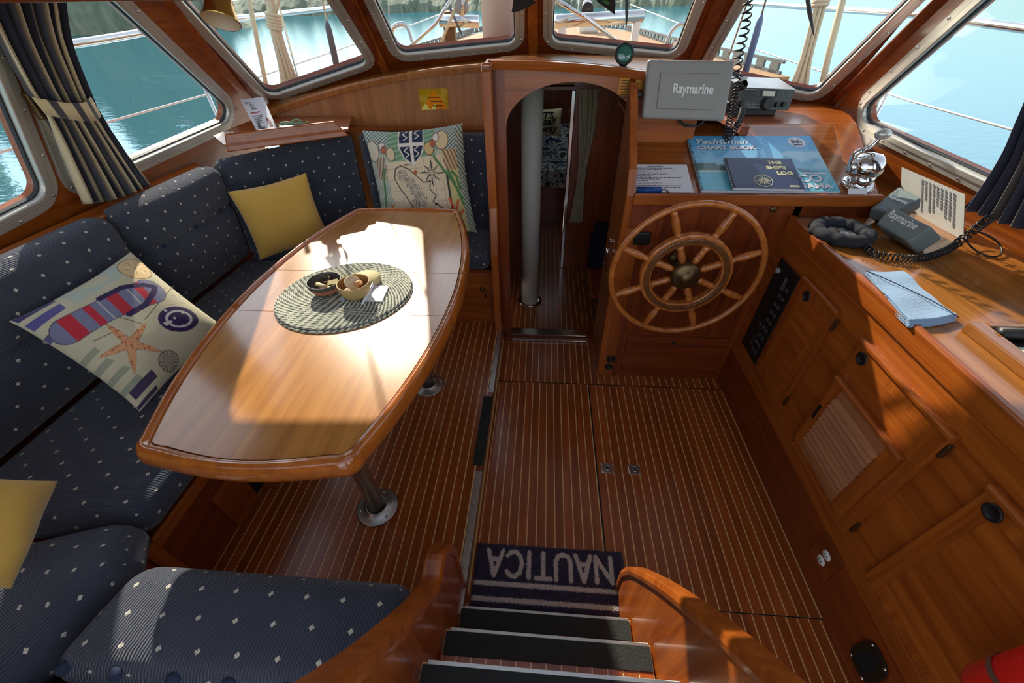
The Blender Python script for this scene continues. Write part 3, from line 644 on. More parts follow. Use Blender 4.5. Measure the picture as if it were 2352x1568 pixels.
for lx, ly in ((PZ(868, 1165, ZD)[0], PZ(868, 1165, ZD)[1]), (PZ(985, 885, ZD)[0]-.0, PZ(985, 885, ZD)[1])):
    leg = put('pedestal', G().lathe([(.031, 0), (.031, .3), (.034, ZT-.07-ZD)], (lx, ly, ZD+.02), n=24), M['alu'], tb, smooth=True, auto=30)
    fl = put('flange', G().lathe([(.0, 0), (.083, 0), (.085, .004), (.080, .007), (.050, .012), (.044, .022), (.040, .024), (.036, .012), (.032, .012)], (lx, ly, ZD+.0005), n=40, close=False), M['alu'], leg, smooth=True)
    for k in range(6):
        a = k*math.pi/3+.4; put('bolt', G().lathe([(.006, 0), (.005, .003), (.0001, .0025)], (lx+.066*math.cos(a), ly+.066*math.sin(a), ZD+.0095), n=8, close=False), M['steel'], tb, smooth=True)
# =================================================================== helm console
co = thing('helm_console', (.72, 1.95, 0), 'varnished teak steering console with sloping chart lid', 'console')
LZ = 1.10; LY0, LY1, LZ1 = YC, 2.26, 1.268; sl = (LZ1-LZ)/(LY1-LY0)
xl = .365
put('front_panel', G().box(xl, XR+.03, YC, YC+.02, 0.001, LZ-.035), M['teakd_z'], co)
put('side_panel', G().prism([(xl, YC, 0.001), (xl, YC, LZ), (xl, 1.80, LZ+.10), (xl, 2.06, LZ+.36), (xl, 2.115, LZ+.38), (xl, 2.115, 0.001)], (.022, 0, 0)), M['teak_z'], co)
# edge trim of the side panel
g = strip(G(), [(2.07, LZ+.375), (1.79, LZ+.10), (YC-.006, LZ-.0), (YC-.006, .001)], xl-.006, xl+.03, .02); put('edge_trim', g, M['teak_z'], co, bevel=.006)
put('stile', G().box(xl+.022, xl+.085, YC-.006, YC, .001, .95), M['teak_z'], co, bevel=.002)
put('lid', G().hexa([(xl+.024, LY0+.005, LZ-.02), (1.30, LY0+.005, LZ-.02), (1.39, LY1-.003, LZ1-.02), (xl+.024, LY1-.003, LZ1-.02)], [(xl+.024, LY0+.005, LZ), (1.30, LY0+.005, LZ), (1.39, LY1-.003, LZ1), (xl+.024, LY1-.003, LZ1)]), M['oak_x'] if 'oak_x' in M else M['teak_x'], co, bevel=.002)
put('lid_margin', G().hexa([(1.303, LY0+.005, LZ-.02), (1.40, LY0+.005, LZ-.02), (1.50, LY1, LZ1-.02), (1.393, LY1, LZ1-.02)], [(1.303, LY0+.005, LZ), (1.40, LY0+.005, LZ), (1.50, LY1, LZ1), (1.393, LY1, LZ1)]), M['teak_y'], co, bevel=.001)
put('shelf', G().prism([(.45, LY1, LZ1-.02), (1.50, LY1, LZ1-.02), (1.57, 2.45, LZ1-.02), (1.64, 2.80, LZ1-.02), (.45, 2.92, LZ1-.02)], (0, 0, .02)), M['teak_x'], co)
put('ledge_board', G().box(xl+.026, 1.405, YC-.014, YC+.006, LZ-.038, LZ+.012), M['teak_x'], co, bevel=.005)
put('end_panel', G().hexa([(1.39, YC+.005, .99), (1.40, YC+.005, .99), (1.50, LY1, .99), (1.49, LY1, .99)], [(1.39, YC+.005, LZ-.02), (1.40, YC+.005, LZ-.02), (1.50, LY1, LZ1-.02), (1.49, LY1, LZ1-.02)]), M['teakd_y'], co)
put('upper_face', G().box(XR, 1.40, YC, YC+.02, .99, LZ-.035), M['teakd_x'], co)
dr = put('lower_hatch', G().box(*[*sorted((PY(1442, 768, YC)[0], PY(1640, 862, YC)[0])), YC-.008, YC, .03, PY(1445, 770, YC)[2]]), M['teakd_x'], co, bevel=.003)
hz = PY(1545, 785, YC); put('finger_hole', G().lathe([(.011, 0), (.011, .004), (.008, .004), (.0001, .001)], (hz[0], YC-.008, hz[2]), (0, -1, 0), 16, close=False), M['black'], dr, smooth=True)
# dark key switch, knob, sockets and lock on the console face
k = PY(1473, 546, YC); put('key_switch', G().box(k[0]-.035, k[0]+.04, YC-.014, YC, k[2]-.032, k[2]+.032), M['black'], co, bevel=.012, seg=3)
k = PY(1776, 480, YC); put('lock', G().lathe([(.014, 0), (.013, .006), (.006, .008), (.0001, .008)], (k[0], YC, k[2]), (0, -1, 0), 14, close=False), M['bronze'], co, smooth=True)
for (x, y, r) in ((1403, 822, .026), (1398, 840, .022)):
    k = PY(x, y, YC); s_ = put('socket', G().lathe([(r, 0), (r, .006), (r*.8, .009), (r*.62, .004), (.0001, .003)], (k[0], YC-.006, k[2]), (0, -1, 0), 18, close=False), M['black'], co, smooth=True)
    put('cross_slot', G().box(k[0]-r*.5, k[0]+r*.5, YC-.012, YC-.008, k[2]-.003, k[2]+.003).box(k[0]-.003, k[0]+.003, YC-.012, YC-.008, k[2]-r*.5, k[2]+r*.5), M['slate'], s_)
k = PY(1388, 640, 2.0); put('door_latch', G().box(xl-.012, xl, 1.93, 1.96, .60, .80).box(xl-.022, xl-.012, 1.925, 1.965, .66, .74), M['chrome'], co, bevel=.004)
# =================================================================== steering wheel
wx, wz, wy = .643, .806, 1.60
wh = thing('steering_wheel', (wx, wy, .47), 'varnished teak ship steering wheel with eight turned spokes and outer rim', 'steering wheel')
R0 = .322
put('outer_rim', G().tube([(wx+R0*math.cos(a), wy, wz+R0*math.sin(a)) for a in np.linspace(0, 2*math.pi, 72, endpoint=False)], .0135, 12, closed=True), M['wheelwood'], wh, smooth=True)
def wring(r0, r1, y0, y1, n=64):
    g = G(); sec = [(r0, y0), (r1, y0), (r1, y1), (r0, y1)]
    vs = [(wx+r*math.cos(a), wy+y, wz+r*math.sin(a)) for a in np.linspace(0, 2*math.pi, n, endpoint=False) for r, y in sec]
    return g.add(vs, [(i*4+j, ((i+1) % n)*4+j, ((i+1) % n)*4+(j+1) % 4, i*4+(j+1) % 4) for i in range(n) for j in range(4)])
put('inner_ring', wring(.150, .197, -.018, .018), M['wheelwood'], wh, bevel=.006, auto=50)
put('ring_face', wring(.158, .182, -.026, -.018), M['wheelwood2'] if 'wheelwood2' in M else M['teakd_y'], wh, bevel=.003, auto=50)
put('ring_back', wring(.158, .185, .018, .024), M['wheelwood'], wh, bevel=.003, auto=50)
put('hub', G().lathe([(.0001, .052), (.018, .050), (.030, .043), (.036, .034), (.052, .030), (.062, .024), (.066, .012), (.062, -.02), (.03, -.03), (.02, -.12)], (wx, wy, wz), (0, -1, 0), 32, close=False), M['bronze'], wh, smooth=True)
a0 = math.atan2(PY(1550, 500, wy)[2]-wz, PY(1550, 500, wy)[0]-wx)
sp_in = [(.060, .012), (.075, .013), (.084, .017), (.088, .012), (.094, .018), (.100, .012), (.108, .017), (.118, .013), (.135, .016), (.152, .018)]
sp_out = [(.195, .018), (.205, .013), (.212, .012), (.222, .016), (.25, .0175), (.275, .016), (.295, .013), (.306, .014), (.312, .010)]
for i in range(8):
    a = a0+i*math.pi/4; d = (math.cos(a), 0, math.sin(a))
    s_ = put('spoke', G().lathe([(r, h) for h, r in sp_in], (wx, wy, wz), d, 14), M['wheelwood'], wh, smooth=True)
    put('handle', G().lathe([(r, h) for h, r in sp_out], (wx, wy, wz), d, 14), M['wheelwood'], s_, smooth=True)
put('shaft', G().lathe([(.02, 0), (.02, .12), (.04, .125), (.04, .152)], (wx, wy, wz), (0, 1, 0), 18), M['bronze'], wh, smooth=True)
# =================================================================== right-hand lockers
CZ = 1.02
lc = thing('locker_cabinet', (1.25, .6, 0), 'varnished teak locker front with three doors and a louvred panel', 'locker')
X0 = XR
put('base_board', G().box(X0-.006, X0+.014, -.5, YC-.0003, .001, .245), M['teakd_y'], lc)
put('face_panel', G().box(X0, X0+.02, -.5, YC-.0003, .245, CZ-.04), M['teak_y'], lc)
def door(y0, y1, z0, z1, hole, frame=True, lou=None):
    t = .018; d = put('door', G().box(X0-t, X0-.0005, y0, y1, z0, z1), M['teak_z'], lc, bevel=.002)
    put('inset_panel', G().box(X0-t-.0012, X0-t, y0+.05, y1-.05, z0+.05, z1-.055), M['teak_y'], d)
    put('top_rail', G().box(X0-t-.012, X0-t+.004, y0-.004, y1+.004, z1-.012, z1+.006), M['teak_y'], d, bevel=.005)
    put('lower_rail', G().box(X0-t-.005, X0-t, y0+.02, y1-.02, z0-.004, z0+.012), M['teak_y'], d, bevel=.003)
    hy, hz_ = hole; put('finger_hole', G().lathe([(.022, 0), (.022, .004), (.017, .005), (.015, .002), (.0001, .0015)], (X0-t, hy, hz_), (-1, 0, 0), 24, close=False), M['black'], d, smooth=True)
    for zz in (z0+.03, z1-.08):
        if y0 > .3: put('hinge', G().box(X0-.014, X0-.002, y0-.010, y0-.001, zz, zz+.05), M['bronze'], d, bevel=.002)
    return d
h1, h2, h3 = PX(1864, 680, X0), PX(1993, 824, X0), PX(2300, 1178, X0)
door(1.226, 1.463, .36, .885, h1[1:]); d2 = door(.69, 1.078, .338, .885, h2[1:]); door(.05, .562, .33, .872, h3[1:])
# louvred ventilator set in the middle door
ly0, ly1, lz0, lz1 = .728, 1.058, .38, .722; XF = X0-.019
for (a, b, c, d_) in ((ly0, ly0+.052, lz0, lz1), (ly1-.045, ly1, lz0, lz1)): put('louver_stile', G().box(XF-.012, XF, a, b, c, d_), M['teak_z'], d2, bevel=.003)
put('louver_top', G().box(XF-.012, XF, ly0+.052, ly1-.045, lz1-.05, lz1), M['louver'], d2, bevel=.003); put('louver_cap', G().box(XF-.022, XF, ly0-.004, ly1+.004, lz1-.004, lz1+.012), M['teak_y'], d2, bevel=.005)
put('louver_bottom', G().box(XF-.012, XF, ly0+.052, ly1-.045, lz0, lz0+.055), M['louver'], d2, bevel=.003)
put('louver_back', G().box(XF-.003, XF, ly0+.05, ly1-.04, lz0+.05, lz1-.045), M['teakd_y'], d2)
ns = 10; zz0, zz1 = lz0+.055, lz1-.05; hgt = (zz1-zz0)/ns
for i in range(ns):
    z = zz0+hgt*i
    def sec(y): return [(XF-.020, y, z), (XF-.016, y, z-.004), (XF+.006, y, z+hgt*1.1), (XF+.002, y, z+hgt*1.1+.004)]
    put('slat', G().hexa(sec(ly0+.05), sec(ly1-.043)), M['louver'], d2)
k = PX(1895, 945, X0); put('latch_slot', G().box(XF-.0125, XF-.0118, k[1]-.008, k[1]+.008, k[2]-.035, k[2]+.035), M['black'], d2)
# black switch panel
sp = thing('switch_panel', (X0-.003, 1.6, .35), 'black electrical switch panel in the locker face beside the wheel', 'switch panel')
put('panel', G().box(X0-.006, X0-.0005, 1.512, 1.685, .352, .853), M['black'], sp, bevel=.002)
for i in range(9):
    for j in range(2):
        put('switch', G().box(X0-.012, X0-.006, 1.535+j*.03, 1.552+j*.03, .40+i*.045, .415+i*.045), M['slate'], sp, bevel=.002)
for z, y, w_ in ((.44, 1.60, .012), (.47, 1.585, .012), (.41, 1.6, .012), (.53, 1.6, .025), (.63, 1.535, .02), (.745, 1.575, .018)): put('marking', G().box(X0-.0066, X0-.006, y, y+w_, z, z+(.06 if z > .7 else .009)), M['inkg'], sp)
put('knob', G().lathe([(.013, 0), (.012, .012), (.0001, .013)], (X0-.006, 1.66, .80), (-1, 0, 0), 16, close=False), M['grey'], sp, smooth=True)
# power outlet and recessed oval grab handle low down
k = PX(1896, 1281, X0-.006); ou = put('power_outlet', G().box(X0-.012, X0-.0065, k[1]-.055, k[1]+.055, k[2]-.07, k[2]+.075), M['teakd_y'], bevel=.003, label='brown power outlet plate with two white sockets low on the lockers', cat='power outlet')
for s_ in (-1, 1):
    q = G().lathe([(.0, .003), (.016, .003), (.0175, 0)], (X0-.012, k[1], k[2]+s_*.021), (-1, 0, 0), 20, close=False); q.v = [(x, k[1]+(y-k[1])*1.15, z) for x, y, z in q.v]
    f_ = put('socket', q, M['white'], ou, smooth=True)
    for t_ in (-1, 1): put('slot', G().box(X0-.0155, X0-.015, k[1]+t_*.006-.0012, k[1]+t_*.006+.0012, k[2]+s_*.021-.005, k[2]+s_*.021+.005), M['black'], f_)
k = PX(1998, 1520, X0-.006); va = thing('vent_plate', (X0-.006, k[1], k[2]-.08), 'black oval recessed vent plate low on the lockers', 'vent')
def oval(n=28, a=.062, b=.082, p=3.2): return [(a*abs(math.cos(t))**(2/p)*math.copysign(1, math.cos(t)), b*abs(math.sin(t))**(2/p)*math.copysign(1, math.sin(t))) for t in np.linspace(0, 2*math.pi, n, endpoint=False)]
put('plate', G().prism([(X0-.0065, k[1]+p[0]*.8, k[2]+p[1]*.9) for p in oval()], (-.008, 0, 0)), M['bronze_d'] if 'bronze_d' in M else M['black'], va, bevel=.003)
put('recess', G().prism([(X0-.0145, k[1]+p[0]*.45, k[2]+p[1]*.7) for p in oval(p=2)], (-.0006, 0, 0)), plain('recess_black', srgb(8, 8, 8), .9), va)
for s_ in (-1, 1):
    for t_ in (-1, 1): put('screw', G().lathe([(.005, 0), (.004, .003), (.0001, .003)], (X0-.0145, k[1]+s_*.03, k[2]+t_*.062), (-1, 0, 0), 8, close=False), M['steel'], va, smooth=True)
# counter top
ct = thing('side_counter', (1.4, .6, .95), 'long varnished counter top under the right-hand windows', 'counter')
put('top', G().box(X0+.01, 1.735, -.5, YC-.004, CZ-.04, CZ-.008), M['oak'], ct)
put('top_end', G().box(1.41, 1.735, YC-.004, 2.75, CZ-.04, CZ-.008), M['oak'], ct)
put('fiddle', G().box(X0-.012, X0+.012, -.5, YC-.004, CZ-.066, CZ+.004), M['teak_y'], ct, bevel=.006)
# =================================================================== companionway steps
stp = thing('companionway_steps', (.05, .2, 0), 'teak companionway steps with black grip pads', 'steps')
TX0, TX1 = -.232, .325
treads = [(.205, PZ(1265, 1409, .205)[1], .27), (.425, PZ(1268, 1463, .425)[1], .15), (.655, PZ(1250, 1543, .655)[1], .02)]
for i, (z, yn, ybk) in enumerate(treads):
    t = put('tread', G().box(TX0, TX1, ybk-.02, yn, z-.03, z-.0012), M['holly'], stp, bevel=.001)
    n = 14; wd_ = (TX1-TX0)/n; me = mkmesh('tread_plank', G().box(-wd_/2+.002, wd_/2-.002, ybk-.02, yn-.058, -.01, 0), M['plank'])
    for j in range(n):
        ob = bpy.data.objects.new('tread_plank', me); COL.objects.link(ob); ob.parent = t; ob.location = (TX0+wd_*(j+.5)-t.location.x-stp.location.x, -stp.location.y, z-stp.location.z)
    pad = put('grip_pad', G().box(TX0+.002, TX1-.002, yn-.058, yn-.004, z-.001, z+.003), M['rubber'], t, bevel=.001)
    put('nosing', G().box(TX0+.012, TX1-.004, yn-.004, yn+.004, z-.022, z+.002), M['alu'], t, bevel=.001)
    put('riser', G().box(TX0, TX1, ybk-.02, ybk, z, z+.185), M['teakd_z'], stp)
put('base_riser', G().box(TX0, TX1, .38, .40, .001, .175), M['teakd_x'], stp)
def stairside(x0, x1, lab, pr):
    o = thing('stair_side', ((x0+x1)/2, .2, 0), lab, 'stair side', 'curved teak stair sides')
    n = len(pr); put('panel', G().prism([(x0, y, z-.012) for y, z in pr]+[(x0, pr[-1][0], .001), (x0, pr[0][0], .001)], (x1-x0, 0, 0)), M['teak_z'], o, bevel=.002)
    path = [(pr[0][0]+.004, .002), (pr[0][0]+.006, pr[0][1]-.03)]+[(y+.003, z) for y, z in pr]
    vs = []; P = [np.array(p) for p in path]; m = len(P)
    for i in range(m):
        d = P[min(i+1, m-1)]-P[max(i-1, 0)]; d = d/np.linalg.norm(d); nn = np.array([d[1], -d[0]])
        for xx, tt in ((x0-.008, 0), (x0-.002, .014), (x1+.002, .014), (x1+.008, 0), (x1+.006, -.014), (x0-.006, -.014)): vs.append((xx, P[i][0]+nn[0]*tt, P[i][1]+nn[1]*tt))
    put('cap', G().add(vs, [(i*6+j, i*6+(j+1) % 6, (i+1)*6+(j+1) % 6, (i+1)*6+j) for i in range(m-1) for j in range(6)]+[tuple(range(6)), tuple((m-1)*6+j for j in range(5, -1, -1))]), M['teak_y'], o, bevel=.003)
def spline(pts, n=6):
    P = [np.array(p, float) for p in pts]; out = []
    for i in range(len(P)-1):
        p0, p1, p2, p3 = P[max(i-1, 0)], P[i], P[i+1], P[min(i+2, len(P)-1)]
        for k in range(n):
            t = k/n; out.append(.5*((2*p1)+(-p0+p2)*t+(2*p0-5*p1+4*p2-p3)*t*t+(-p0+3*p1-3*p2+p3)*t**3))
    return [tuple(p) for p in out]+[tuple(P[-1])]
def side_prof(xs_, pix): return spline([tuple(PX(x, y, xs_)[1:]) for x, y in pix])
lp = side_prof(-.262, [(1030, 1268), (1016, 1262), (1000, 1285), (988, 1345), (950, 1400), (850, 1498), (772, 1562), (690, 1625), (600, 1690)])
rp = side_prof(.345, [(1440, 1320), (1462, 1315), (1520, 1345), (1600, 1402), (1690, 1478), (1765, 1548), (1840, 1620), (1930, 1700)])
stairside(-.285, -.243, 'curved teak stair side next to the near seat cushion', lp); stairside(.330, .366, 'curved teak stair side with a sunlit top on the locker side', rp)
# =================================================================== forward cabin below
FZ = -.15
plank_floor('floor_forward_cabin', -.42, .62, [(2.16, 4.35, -.42, .62, .01)], FZ)
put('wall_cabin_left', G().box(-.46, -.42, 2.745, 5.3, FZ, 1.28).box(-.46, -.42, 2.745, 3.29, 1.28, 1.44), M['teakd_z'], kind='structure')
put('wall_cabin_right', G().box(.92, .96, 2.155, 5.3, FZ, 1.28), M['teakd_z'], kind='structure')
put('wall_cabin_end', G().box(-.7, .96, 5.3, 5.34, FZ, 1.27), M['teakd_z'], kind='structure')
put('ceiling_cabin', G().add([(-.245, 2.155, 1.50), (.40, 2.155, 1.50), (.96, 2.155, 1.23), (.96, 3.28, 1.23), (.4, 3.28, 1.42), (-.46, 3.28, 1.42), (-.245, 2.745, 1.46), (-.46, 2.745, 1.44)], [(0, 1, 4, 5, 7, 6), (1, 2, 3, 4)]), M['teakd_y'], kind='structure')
pcc = Plane((-1, 3, 1.27), (1, 3, 1.27), (-1, 4, 1.27), (0, 5, 0)); put('ceiling_berth', holed(pcc, ccw([pcc.to2((x, y, 1.27)) for x, y in ((-.46, 3.28), (.96, 3.28), (.96, 5.34), (-.46, 5.34))]), ccw([pcc.to2((x, y, 1.27)) for x, y in ((-.15, 4.45), (.5, 4.45), (.5, 5.05), (-.15, 5.05))]), 0, -.02), M['teakd_y'], kind='structure')  # opening added below the deck hatch so daylight reaches the berth
put('wall_cabin_bulkhead_left', G().box(-.42, PY(1200, 600, 3.3)[0], 3.3, 3.33, FZ, 1.435), M['teakd_z'], kind='structure')
bx_ = PY(1306, 395, 3.3)[0]
put('wall_cabin_bulkhead_right', G().box(bx_, .92, 3.3, 3.33, FZ, 1.435), M['teakd_z'], kind='structure')
put('trim_30', G().box(bx_-.02, bx_+.012, 3.285, 3.335, FZ, 1.27), M['steel'], kind='structure', bevel=.006)
mx = -.084
mp = thing('mast_post', (mx, 2.75, FZ), 'pale grey round mast post standing in the forward cabin', 'mast')
put('tube', G().lathe([(.068, 0), (.068, 1.60)], (mx, 2.75, FZ+.003), n=32), plain('mast_paint', srgb(196, 194, 184), .6), mp, smooth=True, auto=30)
put('collar', G().lathe([(.098, 0), (.098, .006), (.070, .008)], (mx, 2.75, FZ+.001), n=28), M['steel'], mp, smooth=True)
# bunk with patterned cover, pillow
bk_ = thing('bunk', (.1, 4.8, FZ), 'bunk with a patterned blue and white cover in the forward cabin', 'bunk')
put('base', G().box(-.41, .91, 4.35, 5.29, FZ, .28), M['teakd_x'], bk_)
def bedcol(name):
    m, t, p = newmat(name); tc = nd(t, 'TexCoord'); v = nd(t, 'TexVoronoi'); v.inputs['Scale'].default_value = 14; n = nd(t, 'TexNoise'); n.inputs['Scale'].default_value = 9; n.inputs['Detail'].default_value = 5
    t.links.new(tc.outputs['Object'], v.inputs['Vector']); t.links.new(tc.outputs['Object'], n.inputs['Vector'])
    cr = nd(t, 'ValToRGB'); cr.color_ramp.interpolation = 'CONSTANT'; el = cr.color_ramp.elements; el[0].color = (*srgb(36, 48, 78), 1); el[1].position = .43; el[1].color = (*srgb(196, 192, 178), 1)
    for q, c in ((.5, srgb(84, 104, 104)), (.56, srgb(206, 202, 190)), (.62, srgb(60, 66, 62))): z = el.new(q); z.color = (*c, 1)
    t.links.new(n.outputs[0], cr.inputs[0]); t.links.new(cr.outputs[0], p.inputs['Base Color']); p.inputs['Roughness'].default_value = .9; return m
g = G(); g.grid(lambda u, v: (-.40+1.29*u, 4.33+.94*v, .40+.24*v+.02*math.sin(9*u+3*v)+.015*math.sin(17*v)-.0*u), 30, 24); g.grid(lambda u, v: (-.40+1.29*u, 4.33-.012*math.sin(20*u)*v, .40+.02*math.sin(9*u)-.16*v), 30, 6)
put('cover', g, bedcol('patterned_bedspread'), bk_, smooth=True)
# settee with blue cushion and small table at the right below
put('cabin_settee', G().box(.42, .92, 2.75, 3.28, FZ, .22).box(.44, .92, 2.77, 3.27, .22, .32), plain('dark_blue_cloth', srgb(30, 42, 66), .95), bevel=.02, label='dark blue settee low in the forward cabin beside the curtain', cat='settee')
ctb = thing('cabin_table', (.55, 2.45, FZ), 'small dark teak table leaf just inside the doorway', 'table')
put('top', G().box(.36, .85, 2.30, 2.68, .18, .205), M['teakd_y'], ctb, bevel=.004); put('leg', G().box(.44, .80, 2.44, 2.48, FZ, .18), M['teakd_z'], ctb); put('edge', G().box(.352, .36, 2.30, 2.68, .17, .215), M['teak_y'], ctb, bevel=.003)
# =================================================================== water, shore
def water_mat():
    m = bpy.data.materials.new('harbour_water'); m.use_nodes = True; t = m.node_tree; t.nodes.clear(); o = nd(t, 'OutputMaterial'); df = nd(t, 'BsdfDiffuse'); df.inputs[0].default_value = (*WATER, 1); gl = nd(t, 'BsdfGlossy'); gl.inputs['Roughness'].default_value = .05; gl.inputs[0].default_value = (.60, .80, .86, 1); mx = nd(t, 'MixShader'); mx.inputs[0].default_value = .5
    tc = nd(t, 'TexCoord'); mp_ = nd(t, 'Mapping'); mp_.inputs['Scale'].default_value = (2.2, 4.2, 1); t.links.new(tc.outputs['Object'], mp_.inputs[0])
    n = nd(t, 'TexNoise'); n.inputs['Scale'].default_value = 1.1; n.inputs['Detail'].default_value = 4; n.inputs['Roughness'].default_value = .55; t.links.new(mp_.outputs[0], n.inputs['Vector'])
    b = nd(t, 'Bump'); b.inputs['Strength'].default_value = .36; b.inputs['Distance'].default_value = .02; t.links.new(n.outputs[0], b.inputs['Height'])
    t.links.new(b.outputs[0], gl.inputs['Normal']); t.links.new(df.outputs[0], mx.inputs[1]); t.links.new(gl.outputs[0], mx.inputs[2]); t.links.new(mx.outputs[0], o.inputs[0]); return m
WATER = srgb(66, 118, 128)
put('water', G().add([(-900, -900, -.45), (900, -900, -.45), (900, 1500, -.45), (-900, 1500, -.45)], [(0, 1, 2, 3)]), water_mat(), label='calm pale blue harbour water all around the boat', cat='water', kind='stuff')
def shore(name, lab, az0, az1, dist, h, seed):
    r_ = np.random.RandomState(seed); n = 160; ph = r_.rand(8)*6.28; g = G(); m = 9
    vs = []
    for i in range(n+1):
        a = math.radians(az0+(az1-az0)*i/n); hh = h*(.62+.12*math.sin(i*.21+ph[0])+.10*math.sin(i*.53+ph[1])+.10*math.sin(i*1.3+ph[2])+.10*r_.rand())
        if i < 12: hh *= i/12
        if i > n-12: hh *= (n-i)/12
        for j in range(m+1):
            t = j/m; rr = dist*(1+.16*t+.015*r_.rand()); vs.append((rr*math.sin(a), rr*math.cos(a), -.5+hh*(math.sin(t*math.pi*.5)**.6)*(1+.12*(r_.rand()-.5))))
    g.add(vs, [(i*(m+1)+j, (i+1)*(m+1)+j, (i+1)*(m+1)+j+1, i*(m+1)+j+1) for i in range(n) for j in range(m)])
    put(name, g, plain('tree_green_'+name, srgb(112, 124, 104), .95, noise=.5, nscale=1.5, bump=.0), label=lab, cat='shore', kind='stuff')
shore('near_shore', 'tree covered shore beyond the left side windows', -120, -31, 82, 24, 3)
shore('far_shore', 'low wooded far shore beyond the front windows', -36, 18, 170, 9, 5)
# =================================================================== deck and rigging
DZ = 1.33
pdk = Plane((-1, 3, DZ), (1, 3, DZ), (-1, 4, DZ), (0, 5, 9)); hq = [(-.15, 4.45), (.5, 4.45), (.5, 5.05), (-.15, 5.05)]
put('foredeck', holed(pdk, ccw([pdk.to2((x, y, DZ)) for x, y in ((-1.62, 3.3), (1.62, 3.3), (1.45, 6.0), (1.36, 8.5), (.9, 10.6), (0, 11.6), (-.9, 10.6), (-1.36, 8.5), (-1.45, 6.0))]), ccw([pdk.to2((x, y, DZ)) for x, y in hq]), 0, -.03), wood('deck_teak', srgb(196, 158, 116), srgb(168, 130, 92), 1, 1.0, .8, 0), kind='structure')
put('window_20', G().prism([(x, y, DZ-.02) for x, y in hq], (0, 0, .006)), M['glass'], kind='structure')  # unseen deck hatch pane, added to let daylight into the forward cabin
for i, x in enumerate((-2.42, 1.84)): put('side_deck_%d' % (i+1), G().box(x, x+.58, -1.5, 3.6, -.45, .2), M['white'], kind='structure')
put('hull_topsides', G().prism([(x, y, -.45) for x, y in ((-2.35, -1), (2.35, -1), (2.35, 3.0), (1.5, 6.0), (1.40, 8.5), (.93, 10.7), (0, 11.7), (-.93, 10.7), (-1.40, 8.5), (-1.5, 6.0), (-2.35, 3.0))], (0, 0, .22)), M['white'], kind='structure')
def toerail(name, pts, lab):
    t = thing(name, pts[0], lab, 'toe rail', 'perforated aluminium toe rails'); P = [V3(p) for p in pts]
    for (a, b) in zip(P, P[1:]):
        L = np.linalg.norm(b-a); d = unit(b-a); nn = unit(np.cross(d, (0, 0, 1)))*.008; n = max(1, int(L/.20))
        put('rail', G().hexa([a-nn, a+nn, b+nn, b-nn], [p+np.array([0, 0, .018]) for p in (a-nn, a+nn, b+nn, b-nn)]).hexa([p+np.array([0, 0, .062]) for p in (a-nn, a+nn, b+nn, b-nn)], [p+np.array([0, 0, .08]) for p in (a-nn, a+nn, b+nn, b-nn)]), M['greyd'], t)
        for i in range(n):
            q = a+d*(L*(i+.5)/n); h = d*.055; put('web', G().hexa([q-h-nn, q-h+nn, q+h+nn, q+h-nn], [p+np.array([0, 0, .064]) for p in (q-h-nn, q-h+nn, q+h+nn, q+h-nn)]), M['greyd'], t)
toerail('toe_rail', [(-1.60, 3.4, DZ), (-1.46, 5.4, DZ), (-1.33, 9.0, DZ), (-.9, 10.6, DZ)], 'perforated grey toe rail along the left edge of the foredeck')
toerail('toe_rail', [(1.60, 3.4, DZ), (1.42, 5.4, DZ), (1.33, 9.0, DZ), (.9, 10.6, DZ)], 'perforated grey toe rail along the right edge of the foredeck')
# mast above deck
put('mast', G().lathe([(.115, 0), (.115, 7.5)], (-.315, 3.28, DZ-.02), n=32), plain('mast_white', srgb(205, 203, 196), .45, noise=.05, nscale=6), smooth=True, label='thick off-white mast standing on the foredeck outside the window', cat='mast', auto=30)
def line(name, pts, r, mat, lab, cat, group=None, n=8): return put(name, G().tube(pts, r, n), M[mat], smooth=True, label=lab, cat=cat, group=group)
M['rope'] = plain('cream_rope', srgb(216, 206, 176), .9, noise=.12, nscale=90, bump=.3)
M['boot'] = plain('grey_boot', srgb(96, 100, 108), .6, noise=.15)
M['boot_blue'] = plain('blue_boot', srgb(104, 126, 164), .5, noise=.15)
# side rails, lifelines and stanchions
for s_, side, X in ((-1, 'left', -2.35), (1, 'right', 2.3)):
    zl = 1.30 if s_ < 0 else 1.222; zr = (1.635, 1.76) if s_ < 0 else (1.59, 1.70)
    line('lifeline', [(X, -1.5, zl-.01), (X, 3.1, zl), (s_*1.55, 6.0, zl+.28), (s_*1.38, 9, zl+.45)], .006, 'white', 'thin white lifeline outside the %s side window' % side, 'lifeline', 'lifelines', 6)
    line('side_rail', [(X, -1.5, zr[0]-.12), (X, 2.4, zr[0]), (X*.98, 3.3, zr[0]+.05), (X*.8, 5.4, zr[1])], .019, 'steel', 'polished steel rail pipe outside the %s side window' % side, 'rail', 'steel side rails', 14)
    yst = 3.06 if s_ < 0 else 3.31
    line('stanchion', [(X, yst, .2), (X, yst, zr[0]-.02)], .012, 'steel', 'steel stanchion post outside the %s side window' % side, 'stanchion', 'stanchions', 12)
